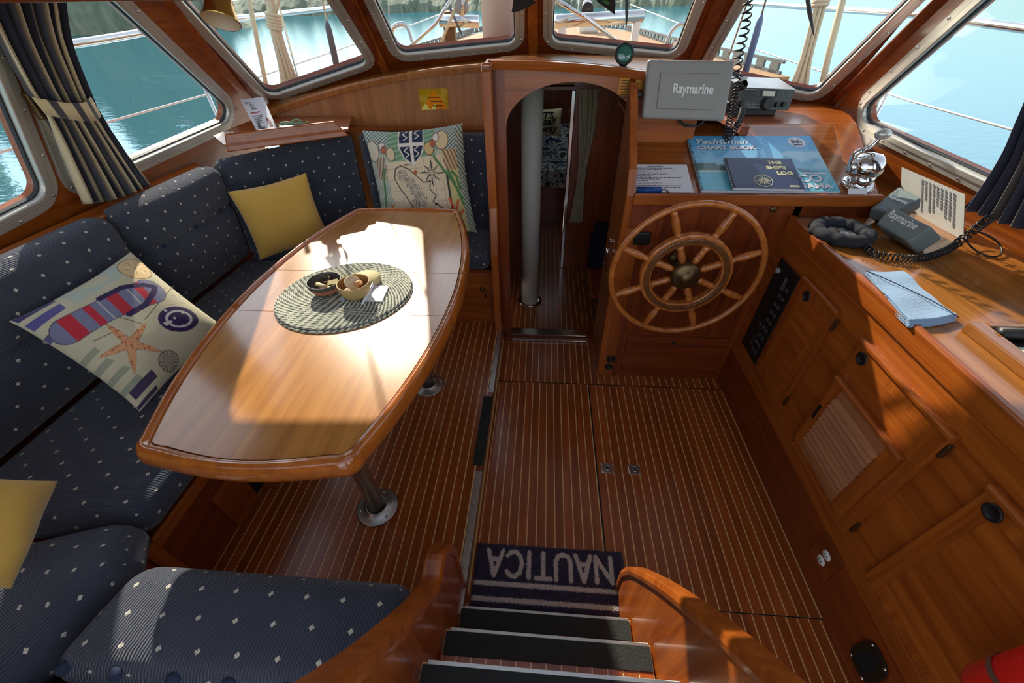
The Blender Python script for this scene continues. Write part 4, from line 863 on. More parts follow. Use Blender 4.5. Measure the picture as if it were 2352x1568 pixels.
# shrouds: wires with turnbuckle boots
def shroud(p_low, p_high, boot, lab, mat):
    a, b = V3(p_low), V3(p_high); t = thing('shroud', a, lab, 'shroud', 'shrouds')
    put('wire', G().tube([a, b+(b-a)*6], .006, 8), M['steel'], t, smooth=True)
    if boot: put('boot', G().tube([a, a+(b-a)*boot*.9, a+(b-a)*boot, a+(b-a)*(boot+.06)], [.021, .02, .016, .007], 10), M[mat], t, smooth=True)
shroud(PY(778, 172, 3.2), PY(742, 10, 3.2), .72, 'left shroud with a grey turnbuckle boot outside the angled window', 'boot')
shroud(PY(1705, 190, 3.2), PY(1762, -10, 3.2), .74, 'right shroud with a blue turnbuckle boot outside the window', 'boot_blue')
shroud(PY(893, 120, 4.5), PY(893, 0, 4.5), .5, 'far shroud with grey boot left of the mast', 'boot')
shroud(PY(690, 198, 3.0), PY(635, -8, 3.0), 0, 'thin shroud wire beside the hanging rope coil', 'boot')
shroud(PY(1660, 170, 3.3), PY(1722, -10, 3.3), 0, 'pale shroud wire next to the coiled radio cord', 'boot')
line('rope', [PY(615, 215, 2.98), PY(590, 90, 2.96), PY(570, -10, 2.95)], .014, 'rope', 'single cream rope hanging left of the large coil', 'rope')
line('rope', [PY(1880, 230, 3.0), PY(1905, 120, 3.0), PY(1938, -10, 3.0)], .018, 'rope', 'doubled cream rope hanging right of the coil', 'rope')
def coil(top, neck, bot, lab, seed, nst=13):
    r_ = np.random.RandomState(seed); top, neck, bl, br = V3(top), V3(neck), V3(bot[0]), V3(bot[1]); t = thing('rope_coil', (bl+br)/2, lab, 'rope coil', 'hanging halyard coils')
    for i in range(nst):
        f = i/(nst-1); e = bl+(br-bl)*f; off = np.array([0, .02*(r_.rand()-.5)*2, 0]); w_ = (f-.5)*.05; q = bl+(br-bl)*np.clip(f+.35*(r_.rand()-.5), 0, 1); m_ = neck*.45+q*.55+off
        put('strand', G().tube(spline([tuple(top+np.array([w_*.6, 0, 0])), tuple(neck+np.array([w_, off[1], 0])), tuple(m_), tuple(e+off)], 5), .0085, 7), M['rope'], t, smooth=True)
    ax = unit(top-neck); u = unit(np.cross(ax, (0, 1, 0))); w2 = np.cross(ax, u)
    for k in range(5):
        c = neck+ax*(.016*k); put('wrap', G().tube([c+.036*(math.cos(a)*u+math.sin(a)*w2)+ax*.004*math.sin(a) for a in np.linspace(0, 2*math.pi, 18, endpoint=False)], .0095, 7, closed=True), M['rope'], t, smooth=True)
    for k in range(3):
        a0_ = neck+ax*.08; L_ = np.linalg.norm(top-neck); put('loop', G().tube(spline([tuple(a0_+u*(-.02+.02*k)), tuple(a0_+ax*L_*.5+u*(-.05+.045*k)), tuple(a0_+ax*L_*.9+u*(.0+.02*k)), tuple(a0_+ax*L_*.45+u*(.02+.02*k))], 5), .0085, 7), M['rope'], t, smooth=True)
coil(PY(618, -25, 2.95), PY(632, 65, 2.95), (PY(648, 212, 2.95), PY(692, 205, 2.95)), 'big cream rope coil hanging outside the angled left window', 3)
coil(PY(1900, -40, 3.0), PY(1883, 12, 3.0), (PY(1800, 228, 3.0), PY(1850, 228, 3.0)), 'big cream rope coil hanging outside the angled right window', 5)
# pole stowed across the foredeck, stays, block, vent, windlass, bow rail
line('spinnaker_pole', [PY(1010, 48, 3.9), PY(1100, 50, 3.9)], .04, 'steel', 'steel boom end left of the mast with a shackle block', 'pole', None, 18)
p0_, p1_ = PY(1275, 50, 4.0), PY(1474, 37, 4.3); sp_ = thing('stowed_pole', (p0_[0], p0_[1], DZ), 'thick steel pole stowed across the foredeck right of the mast', 'pole'); put('tube', G().tube([p0_, p1_], .045, 18), M['steel'], sp_, smooth=True)
for f_ in (.08, .95): q_ = p0_+(p1_-p0_)*f_; put('chock', G().box(q_[0]-.03, q_[0]+.03, q_[1]-.03, q_[1]+.03, DZ+.0005, q_[2]-.03), M['white'], sp_, bevel=.01)
put('pole_bracket', G().box(-.83, -.74, 3.95, 4.02, DZ, 1.70), M['bronze'], bevel=.01, label='bronze upright bracket carrying the boom end', cat='bracket')
line('stay', [PY(930, 118, 3.6), PY(1000, 55, 3.6), PY(1042, -10, 3.6)], .011, 'steel', 'slanting stay left of the mast', 'stay', 'slanting stays')
line('stay', [PY(1270, -5, 3.6), PY(1350, 45, 3.7), PY(1418, 96, 3.8)], .014, 'steel', 'slanting stay right of the mast ending at a deck fitting', 'stay', 'slanting stays')
put('deck_fitting', G().box(*sorted((PY(1405, 100, 3.8)[0], PY(1460, 100, 3.8)[0])), 3.76, 3.86, DZ, DZ+.05), M['alu'], bevel=.01, label='metal deck fitting at the foot of the right stay', cat='deck fitting')
line('preventer', [PY(1060, 78, 3.7), PY(1030, 10, 3.7), PY(1022, -12, 3.7)], .009, 'boot', 'dark control line running up beside the block', 'rope')
blk = PY(1060, 15, 3.6); bl_ = thing('pulley_block', blk, 'pale metal pulley block hanging from crossed lines', 'pulley block')
put('cheek', G().lathe([(.0, -.014), (.045, -.012), (.05, 0), (.045, .012), (.0001, .014)], blk, (0, 1, 0), 20, close=False), M['grey'], bl_, smooth=True); put('strap', G().tube([blk+np.array([.0, -.02, -.05]), blk+np.array([.03, -.02, .08])], .012, 8), M['steel'], bl_, smooth=True); put('fall', G().tube([blk+np.array([-.04, 0, 0]), PY(1008, 110, 3.7)], .01, 8), M['rope'], bl_, smooth=True); put('hauling_part', G().tube([blk+np.array([.03, 0, .03]), PY(1090, -15, 3.6)], .012, 8), M['rope'], bl_, smooth=True)
line('hoop', spline([tuple(PY(922, 112, 3.9)), tuple(PY(900, 75, 3.9)), tuple(PY(912, 57, 3.9)), tuple(PY(935, 62, 3.9)), tuple(PY(955, 122, 3.9))], 6), .016, 'steel', 'bent steel pipe hoop at the left of the foredeck', 'hoop')
line('hoop', spline([tuple(PY(1524, 118, 4.0)), tuple(PY(1540, 75, 4.0)), tuple(PY(1560, 56, 4.0)), tuple(PY(1575, 58, 4.0)), tuple(PY(1585, 80, 4.0))], 6), .013, 'steel', 'bent steel pipe hoop at the right of the foredeck', 'hoop')
wl = PZ(1350, 76, DZ); wi = thing('windlass', (wl[0], wl[1], DZ), 'white windlass housing near the bow', 'windlass')
put('housing', G().box(wl[0]-.16, wl[0]+.18, wl[1]-.1, wl[1]+.2, DZ+.001, DZ+.20), M['white'], wi, bevel=.06, seg=3); put('drum', G().lathe([(.09, 0), (.06, .06), (.09, .12)], (wl[0]-.05, wl[1]-.1, DZ+.3), (0, -1, 0), 18), M['black'], wi, smooth=True); put('stand', G().box(wl[0]-.12, wl[0]+.02, wl[1]-.08, wl[1]+.05, DZ+.2, DZ+.42), M['white'], wi, bevel=.05, seg=3)
br_ = thing('bow_rail', (0, 10.5, DZ), 'steel bow rail at the front of the foredeck', 'bow rail')
put('top_rail', G().tube(spline([(-1.0, 9.2, 1.95), (-.8, 10.4, 2.0), (0, 11.3, 2.05), (.8, 10.4, 2.0), (1.0, 9.2, 1.95)], 8), .016, 8), M['steel'], br_, smooth=True)
for x, y in ((-1.0, 9.2), (1.0, 9.2), (-.6, 10.8), (.6, 10.8)): put('upright', G().tube([(x, y, DZ), (x*.98, y, 2.0)], .014, 8), M['steel'], br_, smooth=True)
cw = PY(913, 108, 3.9); cv = thing('cowl_vent', (cw[0], 3.9, DZ), 'small metal cowl vent at the left of the foredeck', 'vent')
put('cowl', G().lathe([(.035, 0), (.04, .06), (.085, .14), (.09, .15), (.06, .13), (.03, .06)], (cw[0], 3.9, DZ), (-.1, -.2, 1), 20, close=False), M['steel'], cv, smooth=True)

# =================================================================== lettering
def text(body, size, o, right, up, mat, parent, off=.0006, shear=0.0, bold=0.0, align='LEFT', ext=.0002, name='lettering', sx=1.0):
    c = bpy.data.curves.new('t', 'FONT'); c.body = body; c.size = size; c.shear = shear; c.offset = bold; c.align_x = align; c.extrude = 0; c.resolution_u = 3
    ob = bpy.data.objects.new('t', c); COL.objects.link(ob); bpy.context.view_layer.update()
    me = bpy.data.meshes.new_from_object(ob.evaluated_get(bpy.context.evaluated_depsgraph_get())); COL.objects.unlink(ob); bpy.data.objects.remove(ob)
    r_, u_ = unit(right), unit(up); n_ = np.cross(r_, u_); o = V3(o); g = G()
    g.v = [tuple(o+r_*(v.co.x*sx)+u_*v.co.y+n_*off) for v in me.vertices]; g.f = [list(p.vertices) for p in me.polygons]; g.m = [0]*len(g.f); bpy.data.meshes.remove(me)
    return put(name, g, M[mat] if isinstance(mat, str) else mat, parent)
def scribble(o, right, up, w_, h, rows, mat, parent, seed=1, jag=.25, name='print_line'):
    """rows of illegible small print, each line a part"""
    r_ = np.random.RandomState(seed); R_, U_ = unit(right), unit(up); n_ = np.cross(R_, U_); o = V3(o)
    for i in range(rows):
        g = G(); x = 0; y = -h*(i+.5)/rows; end = w_*(1-jag*r_.rand())
        while x < end:
            L = min(end-x, w_*(.03+.07*r_.rand())); t = h/rows*.22
            a = o+R_*x+U_*y+n_*.0006; g.add([a-U_*t, a+R_*L-U_*t, a+R_*L+U_*t*(.6+.6*r_.rand()), a+U_*t*(.6+.6*r_.rand())], [(0, 1, 2, 3)]); x += L+w_*.014
        put(name, g, mat, parent)
# =================================================================== pillows
def noise2(a, b, seed, f=6):
    r_ = np.random.RandomState(seed); out = np.zeros_like(a)
    for k in range(7):
        th, ph, fr = r_.rand()*6.28, r_.rand()*6.28, f*(.5+1.6*r_.rand()); out += np.sin((a*math.cos(th)+b*math.sin(th))*fr*6.28/6+ph)
    return out/7
def pillow(name, c00, c10, c01, thick, lab, colfn=None, mat=None, n=40, seed=1, pinch=.07, wr=.004):
    """c00, c10, c01: corners at (a,b) = (0,0), (1,0), (0,1); thick towards the viewer's side"""
    c00, c10, c01 = V3(c00), V3(c10), V3(c01); ea, eb = c10-c00, c01-c00; cen = c00+(ea+eb)/2; nn = unit(np.cross(ea, eb)); nn = nn if nn@(_O-cen) > 0 else -nn
    a, b = np.meshgrid(np.linspace(0, 1, n+1), np.linspace(0, 1, n+1)); u, v = 2*a-1, 2*b-1
    h = np.power(np.clip((1-np.abs(u)**2.6)*(1-np.abs(v)**2.6), 0, 1), .62)
    uu = u*(1-pinch*(1-v**2)*u**2); vv = v*(1-pinch*(1-u**2)*v**2); wv = noise2(a, b, seed)*wr*h*3
    pts = []
    for s_ in (1, -1):
        P = cen[None, None]+.5*(uu+noise2(b, b, seed+3, 9)*.012*(np.abs(u) > .97))[..., None]*ea+.5*(vv+noise2(a, a, seed+4, 9)*.012*(np.abs(v) > .97))[..., None]*eb+(s_*thick/2*h*(1 if s_ > 0 else .7)+wv)[..., None]*nn
        pts.append(P.reshape(-1, 3))
    N = (n+1)**2; g = G(); g.v = [tuple(p) for p in np.concatenate(pts)]
    q = [[j*(n+1)+i, j*(n+1)+i+1, (j+1)*(n+1)+i+1, (j+1)*(n+1)+i] for j in range(n) for i in range(n)]
    flip = np.cross(ea, eb)@nn < 0
    g.f = [f[::-1] if flip else f for f in q]+[[N+k for k in (f if flip else f[::-1])] for f in q]; g.m = [0]*len(g.f)
    col = None
    if colfn is not None:
        cf = colfn(a.ravel(), b.ravel()); col = np.concatenate([cf, np.tile(np.median(cf, axis=0), (N, 1))])
    ob = put(name, g, mat, smooth=True, label=lab, cat='pillow', group='throw pillows on the settee', col=col)
    wd = ob.modifiers.new('weld', 'WELD'); wd.merge_threshold = .0006; return ob
def S(*c): return np.array(srgb(*c))
def seg(a, b, x0, y0, x1, y1):
    dx, dy = x1-x0, y1-y0; t = np.clip(((a-x0)*dx+(b-y0)*dy)/(dx*dx+dy*dy), 0, 1); return np.hypot(a-x0-t*dx, b-y0-t*dy)
def poly_d(a, b, pts): return np.min([seg(a, b, *p, *q) for p, q in zip(pts, pts[1:])], axis=0)
def inpoly(a, b, pts):
    ins = np.zeros(a.shape, bool); n = len(pts)
    for i in range(n):
        (x0, y0), (x1, y1) = pts[i], pts[(i+1) % n]
        if y0 == y1: continue
        c = ((y0 > b) != (y1 > b)) & (a < (x1-x0)*(b-y0)/(y1-y0)+x0); ins ^= c
    return ins
def beach(a, b):
    col = np.tile(S(206, 198, 166), (a.size, 1)); nz = noise2(a, b, 5, 20)
    col *= (1+.05*nz)[:, None]
    def paint(m, c): col[m] = c
    g1 = noise2(a, b, 8, 8); paint((b < .17) & (a > .3) & (a < .75) & (g1 > -.3), S(186, 196, 178))
    for lo, hi, c in ((.0, .045, (70, 62, 110)), (.085, .15, (98, 92, 150))): paint((a < .27-.2*b) & (b > lo) & (b < hi) & (a > .01), S(*c))
    paint((a < .22) & (b > .22) & (b < .27), S(96, 92, 136))
    # pale green planks and dark stripes near the lower corner
    for k in range(4): paint((b > .48+.11*k) & (b < .53+.11*k) & (a < .17-.02*k+.05*np.sin(9*b)), S(158, 162, 138))
    paint((a > .03) & (a < .24) & (b > .86) & (b < .93), S(74, 62, 92)); paint((a > .0) & (a < .2) & (b > .965) & (b < .99), S(66, 58, 90))
    for (x0, y0, x1, y1) in ((.3, .5, .15, .45), (.95, .45, .5, .55), (.45, .56, .38, .42), (.85, .33, .8, .40)): paint(seg(a, b, x0, y0, x1, y1) < .004, S(124, 104, 92))
    # striped flip-flop
    ax, ay, bx, by = .12, .285, .73, .395; L = math.hypot(bx-ax, by-ay); ux, uy = (bx-ax)/L, (by-ay)/L
    t = ((a-ax)*ux+(b-ay)*uy)/L; d = np.abs(-(a-ax)*uy+(b-ay)*ux); w_ = .098+.016*np.clip(t, 0, 1)-.012*np.sin(np.clip(t, 0, 1)*3.1)
    body = seg(a, b, ax, ay, bx, by) < w_; paint(seg(a, b, ax, ay, bx, by) < w_+.006, S(96, 84, 104)); paint(body, S(128, 130, 156))
    for lo, hi in ((-.02, .13), (.25, .335), (.52, .66), (.86, .96)): paint(body & (t > lo) & (t < hi), S(196, 52, 66))
    for q in (.42, .78): paint(body & (np.abs(t-q) < .008), S(200, 196, 190))
    st = np.minimum(poly_d(a, b, [(.42, .235), (.60, .255), (.74, .33), (.80, .385)]), poly_d(a, b, [(.45, .455), (.60, .465), (.74, .42), (.80, .385)])); paint(st < .021, S(52, 38, 82))
    # sand dollar
    x, y = a-.845, b-.165; r_ = np.hypot(x, y); th = np.arctan2(y, x); paint(r_ < .132, S(120, 92, 66)); paint(r_ < .125, S(226, 196, 142)); paint((r_ < .075) & (np.cos(5*th) > .55) & (r_ > .015), S(238, 216, 172)); paint((np.abs(r_-.06) < .022) & (np.abs(np.sin(2.5*th+.6)) < .12), S(150, 116, 84)); paint(r_ < .008, S(130, 96, 60))
    # starfish
    x, y = a-.275, b-.63; r_ = np.hypot(x, y); th = np.arctan2(y, x)+.25; k = np.abs(((th*5/(2*math.pi)) % 1)-.5)*2; rad = .052+.165*k**2.6
    paint(r_ < rad+.006, S(150, 96, 70)); m = r_ < rad; paint(m, S(222, 162, 116)); paint(m & (noise2(a, b, 21, 120) > .25), S(186, 112, 78))
    # dark spotted flip-flop
    x, y = a-.70, b-.70; e = np.hypot(x*.9+y*.5, (y*.9-x*.5)*1.35); paint(e < .165, S(52, 36, 84)); paint(np.abs(e-.10) < .012, S(206, 200, 196)); 
    paint((np.hypot((a % .09)-.045, (b % .09)-.045) < .012) & (e < .16), S(214, 206, 204)); paint(seg(a, b, .58, .66, .63, .68) < .01, S(206, 200, 196))
    # scallop shell
    x, y = a-.385, b-.90; r_ = np.hypot(x, y); th = np.arctan2(y, x); paint(r_ < .085, S(116, 104, 92)); paint(r_ < .078, S(184, 172, 150)); paint((r_ < .078) & (np.sin(th*16) > .45), S(110, 98, 88))
    for i in range(12):
        x0, y0 = .84+.1*math.sin(i*2.1), .42+.03*i; paint(seg(a, b, x0, y0, x0+.03, y0+.02) < .003, S(150, 140, 124))
    return col
M['print'] = printed('printed_linen', .95, .2, .12, 500)
pillow('beach_pillow', PX(20, 738, -1.66), PX(300, 578, -1.63), PZ(322, 945, 0.70), .17, 'beach print throw pillow with flip-flops and a starfish', beach, M['print'], 230, 3)
def mapp(a, b):
    col = np.tile(S(198, 206, 176), (a.size, 1)); nz = noise2(a, b, 15, 18)
    def paint(m, c): col[m] = c
    def leafy(m, c1, c2, ang, f):
        paint(m, S(*c1)); q = a*math.cos(ang)+b*math.sin(ang); paint(m & (np.sin(q*f*6.28+2*nz) > .0), S(*c2))
    leafy(a < .22, (206, 212, 190), (164, 176, 158), .5, 40); leafy(a > .80, (214, 206, 160), (96, 112, 108), -.5, 40)
    leafy((b < .22), (200, 210, 192), (104, 124, 128), .9, 42)
    leafy((a > .26) & (a < .72) & (b < .30), (118, 156, 122), (146, 182, 146), 1.3, 22)
    leafy((a > .08) & (a < .2) & (b > .25) & (b < .45), (206, 190, 160), (150, 120, 104), .4, 30); leafy((a > .78) & (a < .93) & (b > .22) & (b < .42), (214, 196, 150), (150, 112, 84), -.4, 30)
    paint((a > .80) & (a < .93) & (b > .40), S(214, 202, 138)); leafy((a > .93), (196, 204, 176), (92, 114, 110), -.6, 38)
    inner = (a > .205+.012*np.sin(b*40)) & (a < .795+.012*np.sin(b*37)) & (b > .285+.02*np.sin(a*6.3)); paint(inner, S(232, 214, 180))
    # rhumb lines and roses
    for (cx, cy, rr, nl) in ((.655, .42, .9, 32), (.26, .78, .6, 32)):
        th = np.arctan2(b-cy, a-cx); r_ = np.hypot(a-cx, b-cy); paint(inner & (np.abs(np.sin(th*nl/2))*r_ < .0022*nl/32) & (r_ < rr) & (r_ > .03), S(176, 160, 136))
    for k in range(7): paint(inner & ((np.abs(a-.25-.085*k) < .0016) | (np.abs(b-.36-.1*k-.02*a) < .0016)), S(190, 174, 148))
    x, y = a-.655, b-.42; r_ = np.hypot(x, y); th = np.arctan2(y, x); paint(inner & (r_ < .03+.065*np.abs(np.cos(th*4))**3+.03*np.abs(np.cos(th*2))**9) & (np.sin(th*16) > -.1), S(54, 54, 60)); paint(r_ < .016, S(206, 190, 160))
    # island with hills
    isl = [(.30, .36), (.36, .34), (.44, .38), (.50, .44), (.56, .50), (.63, .49), (.61, .56), (.66, .63), (.62, .68), (.70, .74), (.68, .80), (.76, .86), (.80, .97), (.62, .97), (.56, .90), (.50, .86), (.46, .78), (.40, .72), (.36, .62), (.31, .54), (.27, .45)]
    m = inpoly(a, b, isl); d = poly_d(a, b, isl+[isl[0]]); paint(m & inner, S(226, 208, 176)); paint(inner & (d < .0055), S(84, 78, 72))
    for (hx, hy, hr) in ((.36, .43, .055), (.43, .50, .055), (.47, .57, .06), (.50, .66, .07), (.44, .69, .05), (.60, .80, .05), (.66, .88, .05)):
        x, y = a-hx, b-hy; r_ = np.hypot(x, y); th = np.arctan2(y, x); paint(m & (r_ < hr) & (np.sin(th*9+18*r_/hr) > .35), S(112, 116, 116))
    # shield
    sh = [(.375, -.01), (.605, -.03), (.605, .17), (.565, .26), (.485, .335), (.41, .27), (.372, .18)]; m = inpoly(a, b, sh); paint(poly_d(a, b, sh+[sh[0]]) < .012, S(232, 226, 214)); paint(m, S(44, 54, 78)); paint(m & ((np.abs(a-.488) < .016) | (np.abs(b-.15) < .016)), S(236, 226, 214))
    for (sx_, sy_) in ((.43, .06), (.545, .05), (.435, .225), (.535, .22)):
        y = b-sy_; paint(m & (np.abs(a-sx_-.018*np.sin(y*90)) < .008) & (np.abs(y) < .048), S(232, 228, 216))
    # flowers, fruit, leaves
    for (fx, fy, fr, c) in ((.075, .19, .075, (222, 214, 190)), (.79, .13, .07, (226, 206, 160)), (.27, .23, .05, (226, 206, 170)), (.66, .20, .05, (220, 190, 130)), (.19, .155, .035, (236, 226, 210)), (.735, .10, .035, (236, 226, 210)), (.205, .19, .03, (196, 110, 84)), (.70, .155, .03, (196, 104, 76))):
        e = np.hypot(a-fx, (b-fy)*.75); paint(e < fr, S(120, 96, 84)); paint(e < fr-.007, S(*c))
    for pts in ([(.70, .28), (.78, .40), (.85, .50), (.93, .66)], [(.82, .40), (.87, .52), (.93, .72)], [(.17, .36), (.14, .48), (.12, .60), (.10, .70)], [(.86, .42), (.9, .46), (.92, .58)]): paint(poly_d(a, b, pts) < .013, S(96, 142, 90))
    paint((np.abs(a-.805) < .012) & (b > .45) & (b < .92), S(70, 72, 66))
    for pts in ([(.84, .90), (.83, .78), (.79, .66)], [(.83, .80), (.88, .68)], [(.84, .86), (.91, .78)], [(.83, .84), (.78, .76)], [(.16, .92), (.17, .80), (.19, .70)], [(.16, .88), (.11, .80)]): paint(poly_d(a, b, pts) < .012, S(220, 112, 66))
    x, y = a-.495, b-.405; paint(np.hypot(x, y) < .016+.008*np.cos(4*np.arctan2(y, x)), S(186, 98, 58)); paint((np.hypot(a-.65, b-.71) < .018) & (b < .715), S(52, 52, 58))
    paint((np.abs(b-.335) < .006) & (a > .39) & (a < .47) & (np.sin(a*700) > -.4), S(80, 72, 66)); paint((np.abs(b-.865) < .007) & (a > .64) & (a < .75) & (np.sin(a*600) > -.3), S(96, 86, 76))
    return col
pillow('map_pillow', PY(832, 300, 2.40), PY(1062, 282, 2.42), PY(884, 545, 2.20), .16, 'old sea chart print throw pillow with a compass rose and shield', mapp, M['print'], 230, 6)
pillow('yellow_pillow', PX(522, 440, -1.585), PY(703, 396, 2.12), PZ(598, 598, .69), .16, 'mustard yellow throw pillow in the far settee corner', None, M['yellow'], 44, 9, wr=.006)
pillow('yellow_pillow', PZ(135, 1104, .79), PZ(-170, 1075, 1.0), PZ(28, 1352, .70), .15, 'mustard yellow throw pillow at the left edge of the near corner', None, M['yellow'], 44, 12, wr=.006)
M['cream_cloth'] = plain('cream_cloth', srgb(206, 196, 150), .95, noise=.05)
cp = [PY(1212, 250, 4.75), PY(1292, 248, 4.75), PY(1212, 314, 4.7)]
pw = pillow('cabin_pillow', *cp, .12, 'cream pillow with black brush lettering on the forward bunk', None, M['cream_cloth'], 24, 4)
pw['group'] = 'throw pillows below'
nrm_ = unit(np.cross(cp[1]-cp[0], cp[2]-cp[0])); nrm_ = nrm_ if nrm_@(_O-cp[0]) > 0 else -nrm_
for body, px_, py_, sz in (("LET'S", 1270, 272, .085), ('sail', 1274, 287, .10), ('away', 1277, 303, .10)): text(body, sz, PY(px_, py_, 4.68)+nrm_*.02, (1, 0, 0), (0, 0, 1), 'ink', pw, shear=.25, bold=.003, align='RIGHT')
# =================================================================== curtains
def curtain(name, left, right, off, lab, colfn, nu=150, pleats=9, amp=.02, mat=None, nrm=(1, 0, 0)):
    Lp = spline([tuple(p) for p in left], 8); Rp = spline([tuple(p) for p in right], 8); m = len(Lp); g = G(); cols = []; nrm = V3(nrm)
    for j in range(m):
        for i in range(nu+1):
            u = i/nu; p = V3(Lp[j])*(1-u)+V3(Rp[j])*u; ph = u*pleats*2*math.pi+.6*math.sin(3*u+j*.12)
            p = p+nrm*(amp*(math.sin(ph)+.35*math.sin(2.3*ph+1))+off); g.v.append(tuple(p)); cols.append(colfn(u))
    g.f = [[j*(nu+1)+i, j*(nu+1)+i+1, (j+1)*(nu+1)+i+1, (j+1)*(nu+1)+i] for j in range(m-1) for i in range(nu)]; g.m = [0]*len(g.f)
    o = put(name, g, mat, smooth=True, label=lab, cat='curtain', col=np.array(cols)); sd_ = o.modifiers.new('thick', 'SOLIDIFY'); sd_.thickness = .002; return o
def stripes(u):
    k = (u*6.2) % 1; return S(222, 206, 170) if k < .32 else (S(96, 82, 66) if k < .36 else (S(78, 80, 92) if k < .62 else (S(52, 54, 66) if k < .9 else S(150, 136, 110))))
M['drape'] = printed('curtain_cloth', .95, .2, .1, 600)
def CL(x, y, d=.055): return PP(x, y, plL.o+plL.n*d, plL.n)
def CR(x, y, d=.07): return PP(x, y, plR.o+plR.n*d, plR.n)
lw = [CL(-60, -30), CL(0, 90), CL(62, 205), CL(100, 262), CL(140, 340), CL(198, 468)]
rw = [CL(146, -30), CL(158, 90), CL(203, 215), CL(226, 262), CL(275, 335), CL(352, 440)]
cu = curtain('curtain', lw, rw, 0, 'striped navy and cream curtain tied back between the side windows', stripes, mat=M['drape'])
g = G(); cols = []
tl_, tr_, bl_2, br_2 = CL(72, 222, .08), CL(206, 222, .08), CL(104, 262, .08), CL(230, 266, .08)
for v in (0, .5, 1):
    for i in range(61):
        u = i/60; p = (tl_*(1-u)+tr_*u)*(1-v)+(bl_2*(1-u)+br_2*u)*v+np.array([.035*math.sin(math.pi*u), 0, -.02*math.sin(math.pi*u)]); g.v.append(tuple(p)); cols.append(S(232, 212, 166) if (u*3.4+.15) % 1 < .62 else S(84, 82, 88))
g.f = [[j*61+i, j*61+i+1, (j+1)*61+i+1, (j+1)*61+i] for j in range(2) for i in range(60)]; g.m = [0]*len(g.f)
tb_ = put('tieback', g, M['drape'], cu, smooth=True, col=np.array(cols)); tb_.modifiers.new('thick', 'SOLIDIFY').thickness = .004
q = CL(80, 235, .03); put('hook', G().box(q[0]-.01, q[0]+.012, q[1]-.02, q[1]+.012, q[2]-.05, q[2]+.03), M['bronze'], cu, bevel=.004)
def navyfold(u): return S(56, 60, 78) if (u*5) % 1 < .7 else S(96, 92, 88)
curtain('curtain', [CR(2560, -140), CR(2440, 60), CR(2352, 262), CR(2300, 365), CR(2218, 478)], [CR(2760, -150), CR(2600, 80), CR(2500, 300), CR(2480, 420), CR(2440, 560)], 0, 'dark navy pleated curtain at the right side window', navyfold, pleats=8, mat=M['drape'], amp=.022)
def cream(u): return S(170, 158, 128)
curtain('cabin_curtain', [PY(1328, 205, 3.26), PY(1330, 300, 3.26), PY(1326, 405, 3.26), PY(1308, 510, 3.26)], [PY(1376, 205, 3.26), PY(1366, 300, 3.26), PY(1345, 405, 3.26), PY(1338, 510, 3.26)], 0, 'cream curtain tied back inside the forward cabin doorway', cream, nu=60, pleats=5, amp=.015, mat=M['drape'], nrm=(0, -1, 0))
# =================================================================== bath mat
mx0, mx1, my1, my0 = PZ(1098, 1246, .015)[0], PZ(1431, 1270, .015)[0], PZ(1262, 1256, .015)[1], .478
rows = [PZ(1265, y, .02)[1] for y in (1272, 1330, 1349, 1386)]
def letters():
    N_ = [[(0, 0), (0, 1), (.8, 0), (.8, 1)]]; A_ = [[(0, 0), (.4, 1), (.8, 0)], [(.15, .35), (.65, .35)]]; U_ = [[(0, 1), (0, .3), (.12, .08), (.4, 0), (.68, .08), (.8, .3), (.8, 1)]]; T_2 = [[(0, 1), (.8, 1)], [(.4, 1), (.4, 0)]]; I_ = [[(.1, 0), (.1, 1)]]; C_ = [[(.8, .82), (.6, .97), (.35, 1), (.1, .82), (0, .5), (.1, .18), (.35, 0), (.6, .03), (.8, .18)]]
    return [(N_, .8), (A_, .8), (U_, .8), (T_2, .8), (I_, .2), (C_, .8), (A_, .8)]
mx1 = min(mx1, .372); nx, ny = 260, 130; X_, Y_ = np.meshgrid(np.linspace(mx0, mx1, nx+1), np.linspace(my0, my1, ny+1)); r_ = np.random.RandomState(2); jx = X_+r_.normal(0, .0016, X_.shape); jy = Y_+r_.normal(0, .0016, X_.shape)
dd = np.full(X_.shape, 9.0); lx_ = .055; lh = rows[0]-rows[1]; tot = sum(w_ for _, w_ in letters())+.28*6; sc_ = (mx1-mx0-.105)/tot
for st_, w_ in letters():
    for pl_ in st_:
        P = [(mx1-lx_-p[0]*sc_, rows[0]-p[1]*lh) for p in pl_]; dd = np.minimum(dd, poly_d(jx, jy, P))
    lx_ += (w_+.28)*sc_
wh_ = (dd < .0085) | (np.abs(jy-rows[2]) < .0085) | (np.abs(jy-rows[3]) < .0085)
colm = np.tile(S(58, 50, 78), (X_.size, 1)); colm *= (1+.18*r_.rand(X_.size)-.09)[:, None]; colm[wh_.ravel()] = S(222, 214, 206)*(.9+.15*r_.rand(int(wh_.sum()), 1))
ed = np.minimum(np.minimum(X_-mx0, mx1-X_), np.minimum(Y_-my0, my1-Y_)); Z_ = .004+.014*np.clip(ed/.012, 0, 1)**.5+r_.rand(*X_.shape)*.0045+.002*wh_
g = G(); g.v = list(map(tuple, np.stack([jx, jy, Z_], -1).reshape(-1, 3))); g.f = [[j*(nx+1)+i, j*(nx+1)+i+1, (j+1)*(nx+1)+i+1, (j+1)*(nx+1)+i] for j in range(ny) for i in range(nx)]; g.m = [0]*len(g.f)
b0 = len(g.v); g.box(mx0+.003, mx1-.003, my0+.003, my1-.003, .0008, .005); colm = np.concatenate([colm, np.tile(S(50, 44, 66), (8, 1))])
put('bath_mat', g, printed('shag_mat', 1.0, .3, .5, 400), label='dark purple shag mat lettered NAUTICA upside down with two white stripes', cat='mat', col=colm, smooth=False)
